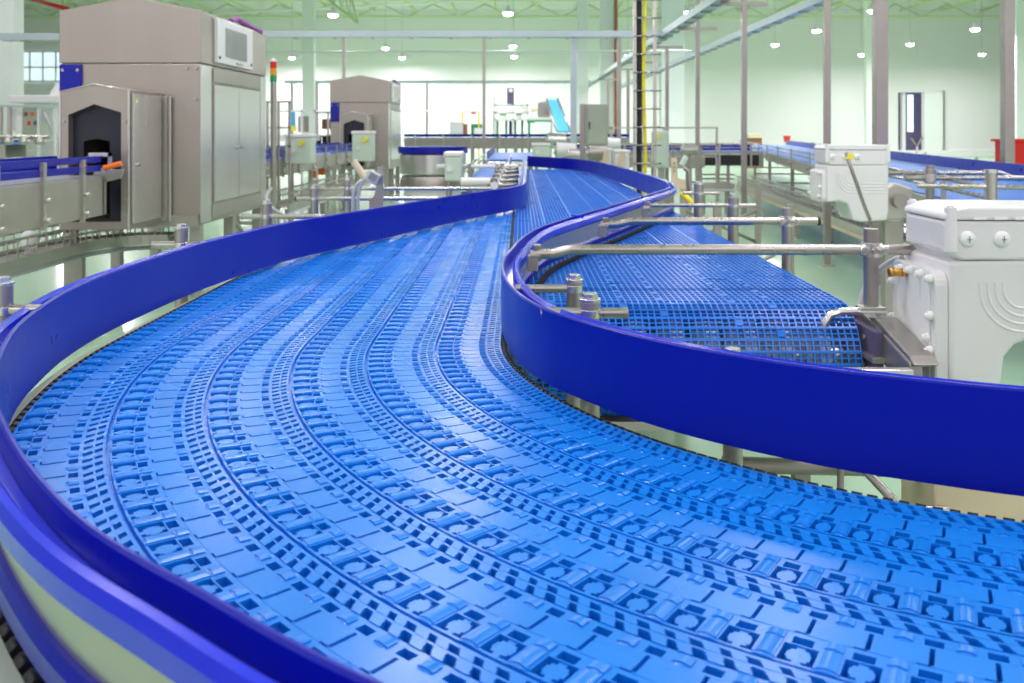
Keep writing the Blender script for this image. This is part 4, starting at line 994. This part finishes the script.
pxbox('side_panel', 42, 107, 57, 142, Y - .02, .1, 'enamel_green', tt)
MB().rod(at(44, 112, Y - .05), at(57, 140, Y - .05), .03, 8).obj('diagonal_strut', 'light_cable', tt)
belt_line('blue topped conveyor in front of the white filling machine at far left', -.25, .25, -9.6, -6.9, loc=(0, 12.6, 0), rz=-PI/2, z=1.27, guards=(1, 2), depth=.2, legs=2, gh=.04, name='belt_conveyor')
for i, xx in enumerate((8, 24, 40)):
    c = at(xx, 137, 12.3); tt = thing('valve_unit', ['left', 'middle', 'right'][i] + ' small dark valve unit beneath the far left conveyor', 'valve', c)
    MB().lathe((0, 0, -.1), [(.05, 0), (.07, .04), (.05, .1)], 12).obj('body', 'steel', tt); MB().rod((-.12, 0, 0), (.12, 0, 0), .025, 10).obj('pipe', 'tube_steel', tt)
# signal tower
c = at(273.5, 70, 10.9); tt = thing('signal_tower', 'thin signal tower with stacked red, amber and green lamps right of the big cabinet', 'signal lamp', (c.x, c.y, 0))
zt = c.z + .1; MB().rod((0, 0, 0), (0, 0, zt - .24), .035, 10).obj('pole', 'steel', tt)
for i, (m_, z0) in enumerate((('signal_green', -.24), ('amber', -.16), ('red', -.08))): MB().rod((0, 0, zt + z0), (0, 0, zt + z0 + .075), .038, 14).obj('lamp_segment', m_, tt)
MB().lathe((0, 0, zt), [(.038, 0), (.03, .03), (0, .04)], 12).obj('cap', 'white_plastic', tt)
# frames between the cabinets
def open_frame(label, x0, x1, y0, y1, Y, mat_='steel'):
    t = thing('open_frame', label, 'frame')
    for xx in (x0, (x0+x1)/2, x1): pxbox('upright', xx, y0, xx + 2, y1, Y, .05, mat_, t)
    for yy in (y0, y0 + (y1-y0)*.35, y0 + (y1-y0)*.6): pxbox('crossbar', x0, yy, x1 + 2, yy + 1.6, Y, .05, mat_, t)
    return t
open_frame('open stainless frame just right of the big inspection cabinet', 266, 288, 101, 175, 12.2)
t = open_frame('pale enclosure frame with a lavender panel between the cabinets', 288, 313, 110, 178, 16.5, 'enamel')
pxbox('lavender_panel', 290, 112, 295, 126, 16.4, .04, 'light_blue', t); pxbox('yellow_label', 291, 126, 296, 131, 16.4, .04, 'yellow', t)
pxbox('white_cover', 265, 135, 314, 141, 16.3, .5, 'enamel', t); pxbox('dark_unit', 298, 116, 305, 132, 16.8, .3, 'frame_steel', t)
t = open_frame('grey guard frame in front of the brown window, left of the far cabinet', 316, 338, 112, 178, 21.2)
pxbox('brown_board', 322, 119, 332, 129, 21.4, .05, 'brown', t); 
tt = thing('motor_row', 'row of four dark cylinder heads left of the far cabinet', 'machine')
for i in range(4): MB().rod(at(319 + i*5.5, 146, 20.6), at(319 + i*5.5, 136, 20.6), .054, 12).obj('cylinder', 'dark', tt)
pxbox('mount', 316, 146, 340, 149, 20.5, .2, 'steel', tt); pxbox('stand', 327, 149, 330, 194.5, 20.55, .1, 'frame_steel', tt)
# blocks of orange on the floor frame between cabinets
for i, xx in enumerate((309, 318)):
    tag(pxbox('orange_crate', xx, 171 - i*3, xx + 6, 178 - i*3, 15.2 + i*.8, .12, 'orange', None, .01), ['left', 'right'][i] + ' of the two small orange blocks under the conveyor between the cabinets', 'box')
# pale cabinet right of the cable ladder and clutter
tt = thing('control_cabinet', 'pale green control cabinet with a yellow label right of the cable ladder', 'cabinet')
pxbox('body', 654, 131, 669, 168, 14, .3, 'enamel_green', tt, .01); pxbox('door', 656, 133, 667, 166, 13.97, .03, 'enamel_green', tt, .003); pxbox('yellow_label', 657, 135, 660.5, 138, 13.94, .02, 'yellow', tt); pxbox('stand', 660, 168, 664, 209, 14.1, .1, 'frame_steel', tt)
open_frame('low stainless guard rail behind the blue conveyor at right of centre', 610, 716, 127, 175, 19, 'steel')
open_frame('stainless pipe frame under the cross conveyor beside the ladder', 672, 700, 146, 205, 15.5, 'post_steel')
for i, (x, y, Y, r) in enumerate(((566, 150, 16, .14), (577, 156, 15, .12), (598, 153, 12.7, .11), (557, 140, 24, .2), (612, 144, 16, .12), (690, 150, 15, .1))):
    lab = ['round grey blower behind the end wall of the blue rail', 'small round pump right of the grey blower', 'dark rounded valve below the grey cabinet', 'grey rounded hopper below the blue inclined conveyor', 'small round valve left of the cable ladder', 'small round motor on the pipe frame right of the ladder'][i]
    c = at(x, y, Y); tt = thing('pump_unit', lab, 'pump', c)
    MB().rod((-r*1.2, 0, 0), (r*1.2, 0, 0), r, 16, r*.8).obj('casing', ['enamel', 'steel', 'post_steel', 'steel_bright', 'enamel', 'steel'][i], tt, bevel=.01)
    MB().rod((-r*1.5, 0, 0), (-r*1.2, 0, 0), r*.6, 14).obj('end_bell', 'steel', tt); MB().rod((0, 0, -c.z), (0, 0, 0), r*.3, 10).obj('stand', 'frame_steel', tt)
# red items
tt = thing('red_bin', 'red bin standing at the right edge beside the thick post', 'bin'); pxbox('body', 1014, 141, 1040, 222, 14.5, .6, 'red', tt, .02); pxbox('lid', 1013, 139, 1041, 142, 14.45, .7, 'red', tt, .01)
c = at(787, 136, 34); tt = thing('red_bucket', 'small red bucket standing beyond the blue guard right of centre', 'bucket', c)
MB().lathe((0, 0, -.22), [(.10, 0), (.14, .22), (.15, .23)], 16).obj('body', 'red', tt); MB().rod((0, 0, -c.z), (0, 0, -.22), .08, 12).obj('stand', 'pillar_paint', tt)
tt = thing('orange_pallet', 'orange brown pallet of goods beyond the right hand conveyor', 'pallet'); pxbox('load', 748, 134, 763, 138, 36, .8, 'beige', tt); pxbox('base', 749, 138, 762, 160, 36.1, .6, 'brown', tt)
# clipboard on the far wall near the doorway is a small stand
c = at(917, 158, 20); tt = thing('stand_pipe', 'thin bent steel stand in front of the doorway', 'stand', (c.x, c.y, 0))
MB().rod((0, 0, 0), (0, 0, c.z + .25), .03, 8).obj('pipe', 'post_steel', tt); MB().tube([(-.12, 0, c.z + .42), (0, 0, c.z + .25), (.12, 0, c.z + .45)], .025, 8).obj('fork', 'post_steel', tt)
